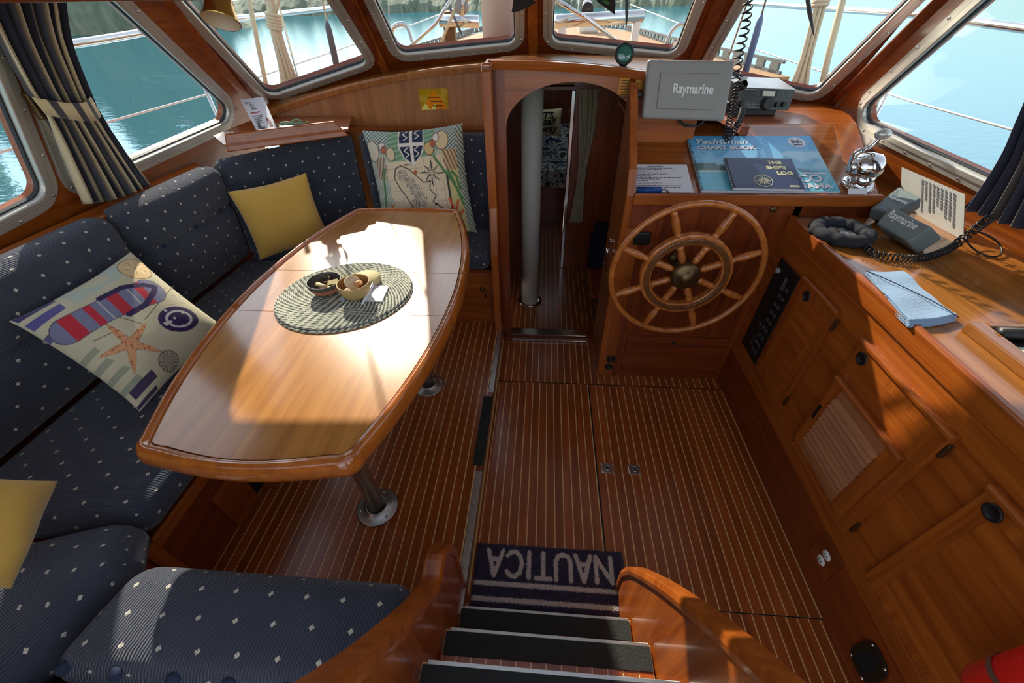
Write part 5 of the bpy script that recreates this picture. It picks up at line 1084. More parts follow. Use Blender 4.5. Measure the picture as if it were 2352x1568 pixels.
# =================================================================== things on the table
ZM = ZT-.004
def braid_mat(name):   # concentric cords of light and dark stitches
    m, t, p = newmat(name); tc = nd(t, 'TexCoord'); sx = nd(t, 'SeparateXYZ'); t.links.new(tc.outputs['Object'], sx.inputs[0])
    def Q(op, a, b=None):
        n = nd(t, 'Math', operation=op)
        for i, q in enumerate((a, b)):
            if q is None: continue
            if isinstance(q, (int, float)): n.inputs[i].default_value = q
            else: t.links.new(q, n.inputs[i])
        return n.outputs[0]
    x, y = sx.outputs[0], sx.outputs[1]; r = Q('SQRT', Q('ADD', Q('MULTIPLY', x, x), Q('MULTIPLY', y, y))); th = Q('ARCTAN2', y, x); k = Q('FLOOR', Q('MULTIPLY', r, 22/.242))
    st = Q('SINE', Q('ADD', Q('MULTIPLY', Q('MULTIPLY', th, Q('ADD', k, 1.0)), 3.0), Q('MULTIPLY', r, 520.0)))
    n = nd(t, 'TexNoise'); n.inputs['Scale'].default_value = 90; t.links.new(tc.outputs['Object'], n.inputs['Vector'])
    cr = nd(t, 'ValToRGB'); e = cr.color_ramp.elements; e[0].position = .30; e[0].color = (*srgb(84, 88, 80), 1); e[1].position = .62; e[1].color = (*srgb(204, 206, 186), 1)
    t.links.new(Q('ADD', Q('MULTIPLY', st, .28), n.outputs[0]), cr.inputs[0]); t.links.new(cr.outputs[0], p.inputs['Base Color']); p.inputs['Roughness'].default_value = .9; return m
M['braid'] = braid_mat('braided_cord')
def placemat(c, R_, z, lab, rings=22):
    prof = [(.0001, .0)]; 
    for i in range(rings):
        r0 = R_*i/rings; w_ = R_/rings
        prof += [(r0+w_*.12, .004), (r0+w_*.5, .0072), (r0+w_*.88, .004)]
    prof += [(R_, .001), (R_-.004, 0)]
    g = G().lathe(prof, (0, 0, 0), n=72, close=False); g.v = [(c[0]+x*1.06*math.cos(.35)-y*.95*math.sin(.35), c[1]+x*1.06*math.sin(.35)+y*.95*math.cos(.35), z+h) for x, y, h in g.v]
    return put('placemat', g, M['braid'], smooth=True, label=lab, cat='placemat', group='round braided placemats')
pc = (-.752, 1.243)
placemat((pc[0]+.004, pc[1]-.008), .242, ZM+.0005, 'lower round braided placemat on the table, edge showing below'); placemat(pc, .240, ZM+.0075, 'upper round braided placemat on the table, carrying the bowls')
ZB = ZM+.0148
M['bowl_in'] = plain('coconut_wood', srgb(150, 108, 62), .5, noise=.2, nscale=40); M['bowl_out'] = plain('carved_gourd', srgb(176, 150, 96), .6, noise=.25, nscale=90)
M['gourd_dark'] = plain('dark_gourd', srgb(70, 66, 58), .5, noise=.25, nscale=50); M['terra'] = plain('terracotta_band', srgb(176, 110, 84), .7, noise=.2, nscale=80)
def bowl(c, R_, h, lab, mats):
    t = thing('bowl', (c[0], c[1], ZB), lab, 'bowl', 'bowls on the placemat')
    put('shell', G().lathe([(.0001, 0), (R_*.5, 0), (R_*.62, .006), (R_*.86, h*.4), (R_*.98, h*.75), (R_, h), (R_*.96, h+.002), (R_*.93, h), (R_*.9, h*.72), (R_*.78, h*.38), (R_*.55, .012), (.0001, .010)], (c[0], c[1], ZB), n=36, close=False), [M[mats[0]]], t, smooth=True)
    put('rim', G().tube([(c[0]+R_*.965*math.cos(a), c[1]+R_*.965*math.sin(a), ZB+h) for a in np.linspace(0, 2*math.pi, 40, endpoint=False)], R_*.045, 8, closed=True), M[mats[1]], t, smooth=True)
    put('inside', G().lathe([(.0001, .0125), (R_*.54, .0145), (R_*.76, h*.4), (R_*.885, h*.74), (R_*.925, h-.001)], (c[0], c[1], ZB), n=36, close=False), M[mats[2]], t, smooth=True)
    if mats[3]: put('band', G().lathe([(R_*.80, h*.22), (R_*.92, h*.5), (R_*.985, h*.72)], (c[0], c[1], ZB), n=36, close=False), M[mats[3]], t, smooth=True)
cA, cB = (-.690, 1.212), (-.822, 1.245)
bowl(cA, .060, .062, 'round carved wooden bowl of shells on the placemat', ('bowl_out', 'bowl_out', 'bowl_in', None)); bowl(cB, .064, .046, 'shallow painted gourd bowl beside the bowl of shells', ('gourd_dark', 'gourd_dark', 'gourd_dark', 'terra'))
put('coaster_stack', G().lathe([(.0001, 0), (.052, 0), (.054, .004), (.050, .007), (.054, .010), (.054, .014), (.050, .017), (.053, .020), (.050, .024), (.0001, .025)], (-.690, 1.318, ZB), n=32, close=False), plain('cane_coaster', srgb(206, 190, 140), .8, noise=.15, nscale=120), smooth=True, label='stack of pale cane coasters behind the bowl of shells', cat='coaster')
sh_m = [plain('shell_%d' % i, srgb(*c), .5, noise=.15, nscale=120) for i, c in enumerate(((214, 176, 130), (206, 150, 96), (190, 160, 130), (226, 200, 160)))]
def spiral_shell(c, s_, lab, m):
    g = G()
    for k in range(6): g.ball((c[0]+s_*(.5*k/6-.2), c[1]+.15*s_*math.sin(k), c[2]+s_*.1*k/6), s_*(.34-.045*k), s_*(.34-.045*k), s_*(.30-.04*k), 12, 8)
    put('seashell', g, sh_m[m], smooth=True, label=lab, cat='seashell', group='seashells in the bowl')
zc = ZB+.040
spiral_shell((cA[0]+.018, cA[1]+.014, zc+.008), .040, 'orange knobbly seashell at the right of the bowl', 1); spiral_shell((cA[0]-.012, cA[1]-.026, zc), .036, 'pale lumpy seashell at the front of the bowl', 0); spiral_shell((cA[0]+.024, cA[1]-.022, zc-.004), .030, 'small round tan seashell at the front right of the bowl', 2)
g = G().lathe([(.0001, .0), (.02, .004), (.03, .014), (.026, .018), (.0001, .012)], (cA[0]-.016, cA[1]+.018, zc+.002), (.5, -.4, .8), 18, close=False); put('seashell', g, sh_m[3], smooth=True, label='smooth pink cupped seashell at the back of the bowl', cat='seashell', group='seashells in the bowl')
lbm = thing('lip_balm', (cB[0], cB[1], ZB+.016), 'white tube with a brass cap lying in the shallow gourd bowl', 'tube'); put('tube', G().tube([(cB[0]-.034, cB[1]+.004, ZB+.026), (cB[0]+.016, cB[1]-.020, ZB+.026)], .010, 14), plain('label_white', srgb(222, 196, 150), .4), lbm, smooth=True)
put('cap', G().tube([(cB[0]+.017, cB[1]-.0205, ZB+.026), (cB[0]+.036, cB[1]-.030, ZB+.026)], .0102, 14), M['brass'], lbm, smooth=True)
put('key_ring', G().tube([(cB[0]-.012+.016*math.cos(a), cB[1]+.034+.012*math.sin(a), ZB+.030+.006*math.sin(a)) for a in np.linspace(0, 2*math.pi, 20, endpoint=False)], .004, 6, closed=True), M['bronze'], smooth=True, label='brown ring at the back of the gourd bowl', cat='ring')
put('folded_note', G().hexa([(cB[0]+.004, cB[1]+.004, ZB+.022), (cB[0]+.046, cB[1]+.006, ZB+.030), (cB[0]+.04, cB[1]+.03, ZB+.036), (cB[0]+.0, cB[1]+.026, ZB+.028)], [(cB[0]+.004, cB[1]+.004, ZB+.024), (cB[0]+.046, cB[1]+.006, ZB+.032), (cB[0]+.04, cB[1]+.03, ZB+.038), (cB[0]+.0, cB[1]+.026, ZB+.030)]), plain('tan_card', srgb(196, 176, 120), .7), label='folded tan card in the gourd bowl', cat='card')
nq = [PZ(835, 692, ZB) , PZ(878, 694, ZB), PZ(894, 658, ZB), PZ(860, 657, ZB)]
put('note_card', G().prism([p+np.array([0, 0, .0005]) for p in nq], (0, 0, .004)), M['paper'], bevel=.0005, label='white note card on the placemat beside the pen', cat='card')
pa, pb = PZ(827, 706, ZB+.008), PZ(858, 652, ZB+.012)
pe = thing('pen', pa, 'white ballpoint pen lying across the placemat', 'pen'); put('barrel', G().tube([pa+(pb-pa)*.12, pb], .0045, 10), M['paper'], pe, smooth=True); put('tip', G().tube([pa, pa+(pb-pa)*.12], [.001, .0042], 10), M['steel'], pe, smooth=True); put('clip', G().tube([pb+np.array([0, 0, .006]), pb+(pa-pb)*.3+np.array([0, 0, .006])], .0015, 6), M['steel'], pe)
put('paper_slip', G().prism([PZ(x, y, ZB) + np.array([0, 0, .0004]) for x, y in ((780, 690), (792, 690), (788, 678))], (0, 0, .001)), plain('pale_blue_paper', srgb(176, 206, 216), .7), label='small pale blue paper corner under the wooden bowl', cat='paper')
# =================================================================== helm instruments and books
LN = unit((0, -sl, 1.0)); LU = unit((0, 1, sl))
def LID(x, y, h=0): return PP(x, y, np.array([0, LY0, LZ])+LN*h, LN)
bq = [LID(1607, 443), LID(1920, 445), LID(1862, 318), LID(1577, 318)]
# square the book up on the lid
def rect(q): 
    o = (q[0]+q[3])/2*0+q[0]; r_ = unit(q[1]-q[0]+q[2]-q[3]); u_ = unit(q[3]-q[0]+q[2]-q[1]); u_ = unit(u_-r_*(r_@u_)); w_ = (np.linalg.norm(q[1]-q[0])+np.linalg.norm(q[2]-q[3]))/2; h = ((q[3]-q[0])@u_+(q[2]-q[1])@u_)/2; c = sum(q)/4
    return c-r_*w_/2-u_*h/2, r_, u_, w_, h
def cover(a, b):   # a right, b up
    col = np.tile(S(92, 178, 222), (a.size, 1))+0*a[:, None]; t = np.clip((b-.35)/.65, 0, 1)[:, None]; col = S(150, 206, 232)*(1-t)+S(78, 168, 222)*t
    cl = noise2(a, b, 31, 10)+noise2(a, b, 33, 22)*.6; m = (cl > .35) & (b > .38) & (b < .70); col[m] = S(176, 218, 236)
    sea = b < .335; col[sea] = S(112, 192, 216)*(1+.10*noise2(a, b*4, 35, 30))[sea][:, None]
    hill = (b > .33) & (b < .33+.17*np.clip(1-a/.55, 0, 1)**.6*(1+.3*noise2(a, a, 37, 14))); col[hill] = S(92, 122, 118)*(1+.35*noise2(a, b, 39, 60))[hill][:, None]
    h2 = (b > .33) & (b < .33+.12*np.clip(1-np.abs(a-.62)/.3, 0, 1)); col[h2] = S(110, 152, 168); m = (np.abs(b-.335) < .012) & (a < .5); col[m] = S(222, 226, 214); return np.clip(col, 0, 1)
def flatbook(name, q, th, lab, cat, colfn, pages, n=90, h0=.0006):
    o, r_, u_, w_, h = rect(q); o = o+LN*h0; t = thing(name, o, lab, cat)
    put('pages', G().hexa([o, o+r_*w_, o+r_*w_+u_*h, o+u_*h], [p+LN*(th-.001) for p in (o, o+r_*w_, o+r_*w_+u_*h, o+u_*h)]), M['paper'], t)
    a, b = np.meshgrid(np.linspace(0, 1, n+1), np.linspace(0, 1, n//2+1)); g = G(); g.v = [tuple(o+r_*w_*x+u_*h*y+LN*th) for x, y in zip(a.ravel(), b.ravel())]
    m = n//2; g.f = [[j*(n+1)+i, j*(n+1)+i+1, (j+1)*(n+1)+i+1, (j+1)*(n+1)+i] for j in range(m) for i in range(n)]; g.m = [0]*len(g.f)
    put('cover', g, printed('cover_'+name, .35, 0, 0, 1, .5), t, col=colfn(a.ravel(), b.ravel()))
    k = int(h/.0115)
    for i in range(k):
        c = o+u_*(h*(i+.5)/k)+LN*(th*.5)+r_*.004; put('ring', G().tube([c+(th*.75)*(math.cos(x)*r_*.8+math.sin(x)*LN) for x in np.linspace(0, 2*math.pi, 10, endpoint=False)], .0011, 5, closed=True), M['black'], t)
    return t, o+LN*th, r_, u_, w_, h
M['navyprint'] = plain('navy_letters', srgb(36, 70, 110), .5); M['gold'] = plain('cream_foil', srgb(236, 228, 180), .5)
bk, o, r_, u_, w_, h = flatbook('chart_book', bq, .012, 'large spiral-bound blue chart book on the sloping lid', 'book', cover, 1)
for off, mt, dz in ((.003, 'navyprint', .0006), (0, 'paper', .0012)):
    text('Yachtsman', .052, o+r_*(.028+off)+u_*(h-.062-off), r_, u_, mt if dz < .001 else plain('light_letters', srgb(214, 236, 244), .5), bk, dz, .3, .0016, sx=1.05); text('CHART BOOK', .036, o+r_*(.034+off)+u_*(h-.105-off), r_, u_, mt, bk, dz, 0, .0018, sx=1.12)
g = G(); c = o+r_*(w_*.865)+u_*(h*.87); g.add([c+LN*.0007]+[c+LN*.0007+(.040 if i % 2 else .036)*(math.cos(i*math.pi/24)*r_+math.sin(i*math.pi/24)*u_) for i in range(48)], [(0, i+1, (i+1) % 48+1) for i in range(48)]); put('badge', g, M['paper'], bk)
text('5th', .036, c-u_*.006, r_, u_, 'navyprint', bk, .0014, 0, .0012, 'CENTER'); text('Edition', .014, c-u_*.024, r_, u_, 'navyprint', bk, .0014, 0, .0006, 'CENTER')
for off, mt, dz in ((.0025, 'navyprint', .0006), (0, 'paper', .0012)):
    text('MEXICO', .062, o+r_*(w_-.045+off)+u_*(.062-off), r_, u_, mt, bk, dz, 0, .002, 'RIGHT', sx=1.1); text('to PANAMA', .046, o+r_*(w_-.022+off)+u_*(.018-off), r_, u_, mt, bk, dz, 0, .0016, 'RIGHT', sx=1.05)
put('barcode', G().add([o+r_*(w_*.80)+u_*(h*.285)+LN*.0008, o+r_*(w_*.97)+u_*(h*.285)+LN*.0008, o+r_*(w_*.97)+u_*(h*.315)+LN*.0008, o+r_*(w_*.80)+u_*(h*.315)+LN*.0008], [(0, 1, 2, 3)]), M['paper'], bk); scribble(o+r_*(w_*.82)+u_*(h*.312)+LN*.0006, r_, u_, w_*.07, .008, 1, M['ink'], bk, 4, .05)
lq = [LID(1681, 443, .013), LID(1838, 445, .013), LID(1814, 376, .013), LID(1657, 373, .013)]
lg, o, r_, u_, w_, h = flatbook('log_book', lq, .010, 'navy spiral-bound log book lettered THE SHIP\'S LOG lying on the chart book', 'book', lambda a, b: np.tile(S(40, 56, 92), (a.size, 1))*(1+.06*noise2(a, b, 3, 40))[:, None], 1, h0=.0140)
for i, (bd, dx) in enumerate((('THE', .052), ("SHIP'S", .040), ('LOG', .022))): text(bd, .030, o+r_*(w_-dx)+u_*(h-.040-.036*i), r_, u_, 'gold', lg, .0008, 0, .0016, 'RIGHT', sx=1.05)
c = o+r_*(w_*.46)+u_*(h*.24); R1 = .037
put('emblem_ring', G().tube([c+LN*.0009+R1*(math.cos(a)*r_+math.sin(a)*u_) for a in np.linspace(0, 2*math.pi, 40, endpoint=False)], .0012, 5, closed=True), M['gold'], lg); 
g = G()
for i in range(16):
    a = i*math.pi/8; d = math.cos(a)*r_+math.sin(a)*u_; e = -math.sin(a)*r_+math.cos(a)*u_; L_ = .030 if i % 2 == 0 else .024; g.add([c+LN*.0009+d*.004+e*.0018, c+LN*.0009+d*.004-e*.0018, c+LN*.0009+d*L_-e*.0012, c+LN*.0009+d*L_+e*.0012], [(0, 1, 2, 3)])
put('emblem_rose', g, M['gold'], lg); put('emblem_knob', G().ball(c+u_*(R1+.004)+LN*.001, .0032, .0032, .001, 8, 5), M['gold'], lg)
scribble(o+r_*(w_-.055)+u_*.026, r_, u_, .038, .016, 2, M['gold'], lg, 8, .1)
# checklist sheet
cq = [LID(1441, 442), LID(1592, 442), LID(1578, 379), LID(1436, 377)]; o, r_, u_, w_, h = rect(cq)
cl_ = put('checklist', G().hexa([o+LN*.0005, o+r_*w_+LN*.0005, o+r_*w_+u_*h+LN*.0005, o+u_*h+LN*.0005], [p+LN*.0018 for p in (o, o+r_*w_, o+r_*w_+u_*h, o+u_*h)]), M['paper'], label='white typed checklist sheet on the sloping lid', cat='paper')
scribble(o+r_*(w_*.36)+u_*(h*.955)+LN*.0018, r_, u_, w_*.26, h*.06, 1, M['inkg'], cl_, 3, .05); scribble(o+r_*(w_*.09)+u_*(h*.88)+LN*.0018, r_, u_, w_*.8, h*.74, 13, M['inkg'], cl_, 5, .75)
fa, fb = LID(1464, 436, .014), LID(1519, 436, .014)
fl = thing('flashlight', fa, 'small blue flashlight lying on the checklist', 'flashlight'); put('body', G().tube([fa, fb], .013, 16), plain('blue_anodised', srgb(20, 66, 140), .35, .3), fl, smooth=True); put('end', G().tube([fa-np.array([.003, 0, 0]), fa], .0115, 14), M['slate'], fl, smooth=True); put('strap', G().tube(spline([tuple(fb), tuple(fb+np.array([.02, .0, .0])), tuple(fb+np.array([.035, -.02, -.012]))], 5), .0025, 6), M['black'], fl, smooth=True)
# chart plotter under its grey cover
YPL = 2.03; q = [PY(1474, 273, YPL), PY(1664, 279, YPL), PY(1690, 140, YPL+.02), PY(1490, 137, YPL+.02)]; pr = unit(q[1]-q[0]+q[2]-q[3]); pu = unit(q[3]-q[0]+q[2]-q[1]); pn = unit(np.cross(pr, pu)); pn = pn if pn[1] < 0 else -pn
pp = thing('chart_plotter', (q[0]+q[1])/2, 'chart plotter under a grey cover lettered Raymarine', 'chart plotter')
put('cover', G().hexa(q, [p-pn*.05 for p in q]), M['grey'], pp, bevel=.012, seg=3)
def inq(a, b): return (q[0]*(1-a)+q[1]*a)*(1-b)+(q[3]*(1-a)+q[2]*a)*b
iq = [inq(.155, .19), inq(.855, .19), inq(.855, .80), inq(.155, .80)]
g = G(); 
for s_, hh in ((1.0, .001), (.975, .006)):
    cc_ = sum(iq)/4
    for p in iq: g.v.append(tuple(cc_+(p-cc_)*s_+pn*hh))
g.f = [[0, 1, 5, 4], [1, 2, 6, 5], [2, 3, 7, 6], [3, 0, 4, 7], [4, 5, 6, 7]]; g.m = [0]*5; put('raised_panel', g, M['grey'], pp, bevel=.002)
text('Raymarine', .050, inq(.32, .47)+pn*.006, pr, pu, M['white'], pp, .0012, 0, .0014, sx=.80)
bz = (q[0]+q[1])/2; put('bracket', G().box(bz[0]-.06, bz[0]+.06, YPL+.045, YB, bz[2]+.06, bz[2]+.10), M['black'], pp, bevel=.004)
put('cable', G().tube(spline([tuple(inq(.45, .03)-pn*.03), tuple(inq(.55, -.10)-pn*.03), tuple(inq(.72, -.10)-pn*.03), tuple(inq(.80, .03)-pn*.03)], 6), .006, 8), M['black'], pp, smooth=True)
k = inq(-.03, .42)-pn*.02; put('side_knob', G().lathe([(.016, 0), (.018, .006), (.018, .018), (.014, .024)], k, -pr, 16), M['black'], pp, smooth=True)
# radio transceiver
YR = 2.42; q = [PY(1690, 250, YR), PY(1811, 255, YR), PY(1827, 206, YR+.02), PY(1699, 201, YR+.02)]; rr_ = unit(q[1]-q[0]); ru = unit(q[3]-q[0]+q[2]-q[1]); rn = np.array([0, -1.0, .15]); back = np.array([0, .22, .02])
ra = thing('radio_transceiver', ((q[0]+q[1])/2)*np.array([1, 1, 0])+np.array([0, 0, LZ1]), 'dark grey marine radio transceiver with display and knobs', 'radio')
put('case', G().hexa(q, [p+back for p in q]), M['slate'], ra, bevel=.004)
put('lid', G().hexa([q[3], q[2], q[2]+back, q[3]+back], [p+np.array([0, 0, .002]) for p in (q[3], q[2], q[2]+back, q[3]+back)]), M['alu'], ra)
def rq(a, b): return (q[0]*(1-a)+q[1]*a)*(1-b)+(q[3]*(1-a)+q[2]*a)*b
def plate(a0, a1, b0, b1, mat, hh, nm): put(nm, G().hexa([rq(a0, b0), rq(a1, b0), rq(a1, b1), rq(a0, b1)], [p+rn*hh for p in (rq(a0, b0), rq(a1, b0), rq(a1, b1), rq(a0, b1))]), M[mat], ra)
M['lcd'] = plain('lcd_face', srgb(186, 188, 160), .2, coat=1.0)
plate(.39, .69, .60, .94, 'black', .003, 'bezel'); plate(.43, .65, .66, .90, 'lcd', .0045, 'display')
for i in range(7): plate(.07, .36, .42+.07*i, .45+.07*i, 'black', .002, 'grille_slot')
for i in range(4):
    for j in range(3): plate(.72+.055*i, .76+.055*i, .64+.10*j, .70+.10*j, 'greyd', .003, 'button')
for i in range(4): plate(.68+.07*i, .73+.07*i, .50, .54, 'greyd', .003, 'button'); plate(.22+.06*i, .26+.06*i, .10, .15, 'grey', .003, 'button')
for i in range(4): plate(.22+.06*i, .25+.06*i, .24, .27, 'grey', .0015, 'marking')
plate(.10, .17, .92, .95, 'grey', .0015, 'marking'); plate(.18, .30, .92, .95, 'grey', .0015, 'marking')
for (a, b, r0, l) in ((.55, .30, .030, .028), (.74, .28, .012, .02), (.86, .30, .012, .02), (.08, .25, .014, .02)): put('knob', G().lathe([(r0, 0), (r0, l*.4), (r0*.86, l*.5), (r0*.82, l), (.0001, l)], rq(a, b), rn, 20, close=False), M['black'], ra, smooth=False)
put('mount', G().box(q[0][0]-.02, q[1][0]-.05, YR+.02, YR+.2, LZ1+.001, q[0][2]-.004), M['black'], ra, bevel=.004)
# coiled cords
def helix(path, R_, turns, r, n_per=12, taper=True):
    P = spline([tuple(p) for p in path], 20); P = [V3(p) for p in P]; m = turns*n_per; out = []
    cum = [0]
    for a, b in zip(P, P[1:]): cum.append(cum[-1]+np.linalg.norm(b-a))
    for i in range(m+1):
        s_ = cum[-1]*i/m; k = min(np.searchsorted(cum, s_), len(P)-1); k = max(k, 1); f_ = (s_-cum[k-1])/max(cum[k]-cum[k-1], 1e-9); c = P[k-1]+(P[k]-P[k-1])*f_; t = unit(P[k]-P[k-1])
        u = unit(np.cross(t, (.2, 1, .1))); w2 = np.cross(t, u); a = 2*math.pi*i/n_per; R2 = R_; out.append(c+R2*(math.cos(a)*u+math.sin(a)*w2))
    return out
put('coiled_cable', G().tube(helix([PY(1722, -40, 2.2), PY(1712, 60, 2.22), PY(1698, 120, 2.24), PY(1690, 185, 2.26)], .017, 13, .0035, 14), .0038, 6), M['black'], smooth=True, label='stretched black coiled cord hanging from above beside the chart plotter', cat='cord', group='coiled cords')
put('coiled_cable', G().tube(helix([PY(1692, 190, 2.24), PY(1683, 250, 2.16), PY(1668, 310, 2.06), PY(1674, 316, 2.06), PY(1697, 280, 2.14), PY(1706, 250, 2.30)], .013, 36, .003, 10), .0029, 6), M['black'], smooth=True, label='tight black coiled cord looping down in front of the radio', cat='cord', group='coiled cords')
mc = PY(1703, 192, 2.33); mi = thing('hand_microphone', mc, 'black hand microphone with a pale back on top of the radio', 'microphone')
put('body', G().lathe([(.0001, -.022), (.022, -.02), (.030, -.008), (.030, .008), (.026, .014)], mc, (.3, -.35, .5), 22, close=False), M['black'], mi, smooth=True); put('back_cap', G().lathe([(.028, .010), (.026, .020), (.014, .026), (.0001, .027)], mc, (-.25, .2, .75), 22, close=False), plain('grey_white', srgb(196, 204, 200), .5), mi, smooth=True)
# brass plate, round green mirror, throttle
q = [PY(1419, 219, YB-.001), PY(1478, 214, YB-.001), PY(1478, 178, YB-.001), PY(1424, 178, YB-.001)]
bp = put('brass_plate', G().hexa(q, [p-np.array([0, .002, 0]) for p in q]), plain('lacquered_brass', srgb(176, 112, 36), .35, .6), label='engraved brass plate on the bulkhead beside the chart plotter', cat='plate')
scribble(q[3]+np.array([.008, -.0021, -.006]), (1, 0, 0), (0, 0, 1), .10, .075, 7, M['bronze_d'], bp, 6, .4)
mcx = PY(1434, 124, 2.22); mr = thing('round_mirror', mcx-np.array([0, 0, .045]), 'round green glass disc in a black ring on the dash', 'mirror')
put('disc', G().lathe([(.0001, .006), (.028, .005), (.033, .002)], mcx, (.1, -1, .25), 30, close=False), plain('green_glass', srgb(36, 110, 96), .08, coat=1.0), mr, smooth=True); put('ring', G().lathe([(.032, -.006), (.041, -.006), (.044, .002), (.040, .009), (.033, .007)], mcx, (.1, -1, .25), 30, close=False), M['black'], mr, smooth=True); put('stub', G().lathe([(.02, 0), (.014, .008)], mcx-np.array([0, 0, .045]), n=14), M['black'], mr)
tq = LID(1968, 425); th = thing('throttle_lever', tq, 'chrome engine throttle lever with a round knob', 'throttle')
put('base', G().lathe([(.062, 0), (.062, .01), (.05, .02)], tq, LN, 28), M['chrome'], th, smooth=True)
hd = tq+np.array([.0, -.0, .075]); put('housing', G().lathe([(.0001, -.055), (.035, -.053), (.050, -.035), (.056, 0), (.050, .035), (.035, .05), (.0001, .052)], hd, (1, -.25, 0), 28, close=False), M['chrome'], th, smooth=True)
put('pillar', G().lathe([(.045, 0), (.04, .05)], tq+LN*.01, LN, 24), M['chrome'], th, smooth=True)
pv = hd+np.array([-.062, -.0, -.0]); kn = PY(2028, 308, 1.82)
put('hub_cap', G().lathe([(.026, 0), (.026, .014), (.018, .02), (.0001, .022)], pv+np.array([.01, 0, 0]), (-1, .2, 0), 22, close=False), M['chrome'], th, smooth=True)
put('lever', G().tube(spline([tuple(pv), tuple(pv*.75+kn*.25+np.array([-.02, 0, .02])), tuple(pv*.35+kn*.65), tuple(kn)], 8), [.014]*4+[.012]*8+[.008]*13, 12), M['chrome'], th, smooth=True); put('knob', G().ball(kn, .030, .022, .020, 18, 12), plain('silver_knob', srgb(206, 204, 198), .3, .6), th, smooth=True)
put('name_card', G().hexa([LID(1948, 446, .014), LID(1992, 446, .014), LID(1992, 434, .030), LID(1948, 434, .030)], [LID(x, y, hh)+np.array([0, .003, 0]) for x, y, hh in ((1948, 446, .014), (1992, 446, .014), (1992, 434, .030), (1948, 434, .030))]), M['paper'], label='small white card propped against the throttle base', cat='card')
# =================================================================== things on the side counter
CS = CZ-.008
rc_ = PZ(1932, 534, CS+.02); bb = thing('beanbag_tray', (rc_[0], rc_[1], CS), 'black ring-shaped beanbag tray on the counter', 'tray')
Rm = .086
g = G(); nA, nB = 60, 14
for i in range(nA):
    a = 2*math.pi*i/nA; rr2 = .027*(1+.10*math.sin(a*11)+.06*math.sin(a*17+1))
    for j in range(nB):
        b = 2*math.pi*j/nB; g.v.append((rc_[0]+(Rm+rr2*math.cos(b))*math.cos(a), rc_[1]+(Rm+rr2*math.cos(b))*math.sin(a), CS+.024+rr2*.85*math.sin(b)))
g.f = [[i*nB+j, ((i+1) % nA)*nB+j, ((i+1) % nA)*nB+(j+1) % nB, i*nB+(j+1) % nB] for i in range(nA) for j in range(nB)]; g.m = [0]*len(g.f); put('ring', g, plain('black_cloth', srgb(34, 36, 42), .9, noise=.2, nscale=60), bb, smooth=True)
put('dish', G().lathe([(.0001, .012), (.062, .012), (.066, .016)], (rc_[0], rc_[1], CS), n=30, close=False), plain('dish_grey', srgb(160, 166, 166), .4), bb, smooth=True)
for (dx, dy, r0, m_, nm, lab) in ((-.02, .01, .014, 'bronze', 'coin', 'dark coin in the beanbag tray'), (-.035, .012, .010, 'steel', 'coin', 'small steel washer in the beanbag tray'), (-.005, .022, .012, 'bronze_d', 'coin', 'black cap at the back of the beanbag tray')): put(nm, G().lathe([(r0, 0), (r0, .006), (r0*.7, .008), (.0001, .008)], (rc_[0]+dx, rc_[1]+dy, CS+.0125), n=16), M[m_], label=lab, cat='coin', group='bits in the beanbag tray', smooth=False)
put('silver_key', G().tube([(rc_[0]-.045, rc_[1]-.005, CS+.018), (rc_[0]-.01, rc_[1]-.018, CS+.018)], .004, 6), M['steel'], label='small silver key in the beanbag tray', cat='key')
M['pod'] = plain('instrument_cover', srgb(104, 116, 116), .5, noise=.03, nscale=300)
def instrument(px4, zb, zt, dep, lab, tx):
    BL, BR, TR, TL = PZ(*px4[0], zb), PZ(*px4[1], zb), PZ(*px4[2], zt), PZ(*px4[3], zt); r_ = unit(BR-BL+TR-TL); u_ = unit(TL-BL+TR-BR); n_ = unit(np.cross(r_, u_)); n_ = n_ if n_@(_O-BL) > 0 else -n_
    t = thing('instrument_display', ((BL+BR)/2)*np.array([1, 1, 0])-n_*.05*np.array([1, 1, 0])+np.array([0, 0, CS]), lab, 'instrument', 'covered instrument displays'); q_ = [BL, BR, TR, TL]; c_ = sum(q_)/4
    put('cover', G().hexa([p-n_*.0 for p in q_], [c_+(p-c_)*1.06-n_*dep for p in q_]), M['pod'], t, bevel=.008, seg=3)
    put('case', G().hexa([c_+(p-c_)*.9-n_*dep for p in q_], [c_+(p-c_)*.55-n_*(dep+.05) for p in q_]), M['black'], t, bevel=.006)
    bt = c_-n_*(dep+.02); put('bracket', G().hexa([(bt[0]-.035, bt[1]-.035, CS+.001), (bt[0]+.035, bt[1]-.035, CS+.001), (bt[0]+.035, bt[1]+.035, CS+.001), (bt[0]-.035, bt[1]+.035, CS+.001)], [(bt[0]-.012, bt[1]-.012, bt[2]), (bt[0]+.012, bt[1]-.012, bt[2]), (bt[0]+.012, bt[1]+.012, bt[2]), (bt[0]-.012, bt[1]+.012, bt[2])]), M['black'], t, bevel=.003)
    text('Raymarine', tx, BL*.5+TL*.5+r_*np.linalg.norm(BR-BL)*.10+u_*.004, r_, u_, 'white', t, .0012, 0, .0008, sx=.8); return t
instrument([(2011, 514), (2084, 556), (2140, 520), (2045, 473)], 1.065, 1.125, .085, 'grey covered instrument display lettered Raymarine, in front of the other', .037)
instrument([(2000, 477), (2052, 492), (2118, 454), (2066, 427)], 1.075, 1.13, .05, 'grey covered instrument display lettered Raymarine, behind the first', .024)
put('coiled_cable', G().tube(helix([PZ(1992, 556, CS+.016), PZ(2000, 578, CS+.016), PZ(2060, 592, CS+.016), PZ(2120, 592, CS+.016), PZ(2168, 577, CS+.016), PZ(2195, 562, CS+.02)], .0115, 34, .003, 10), .0027, 6), M['black'], smooth=True, label='black coiled cord curving round the instruments on the counter', cat='cord', group='coiled cords')
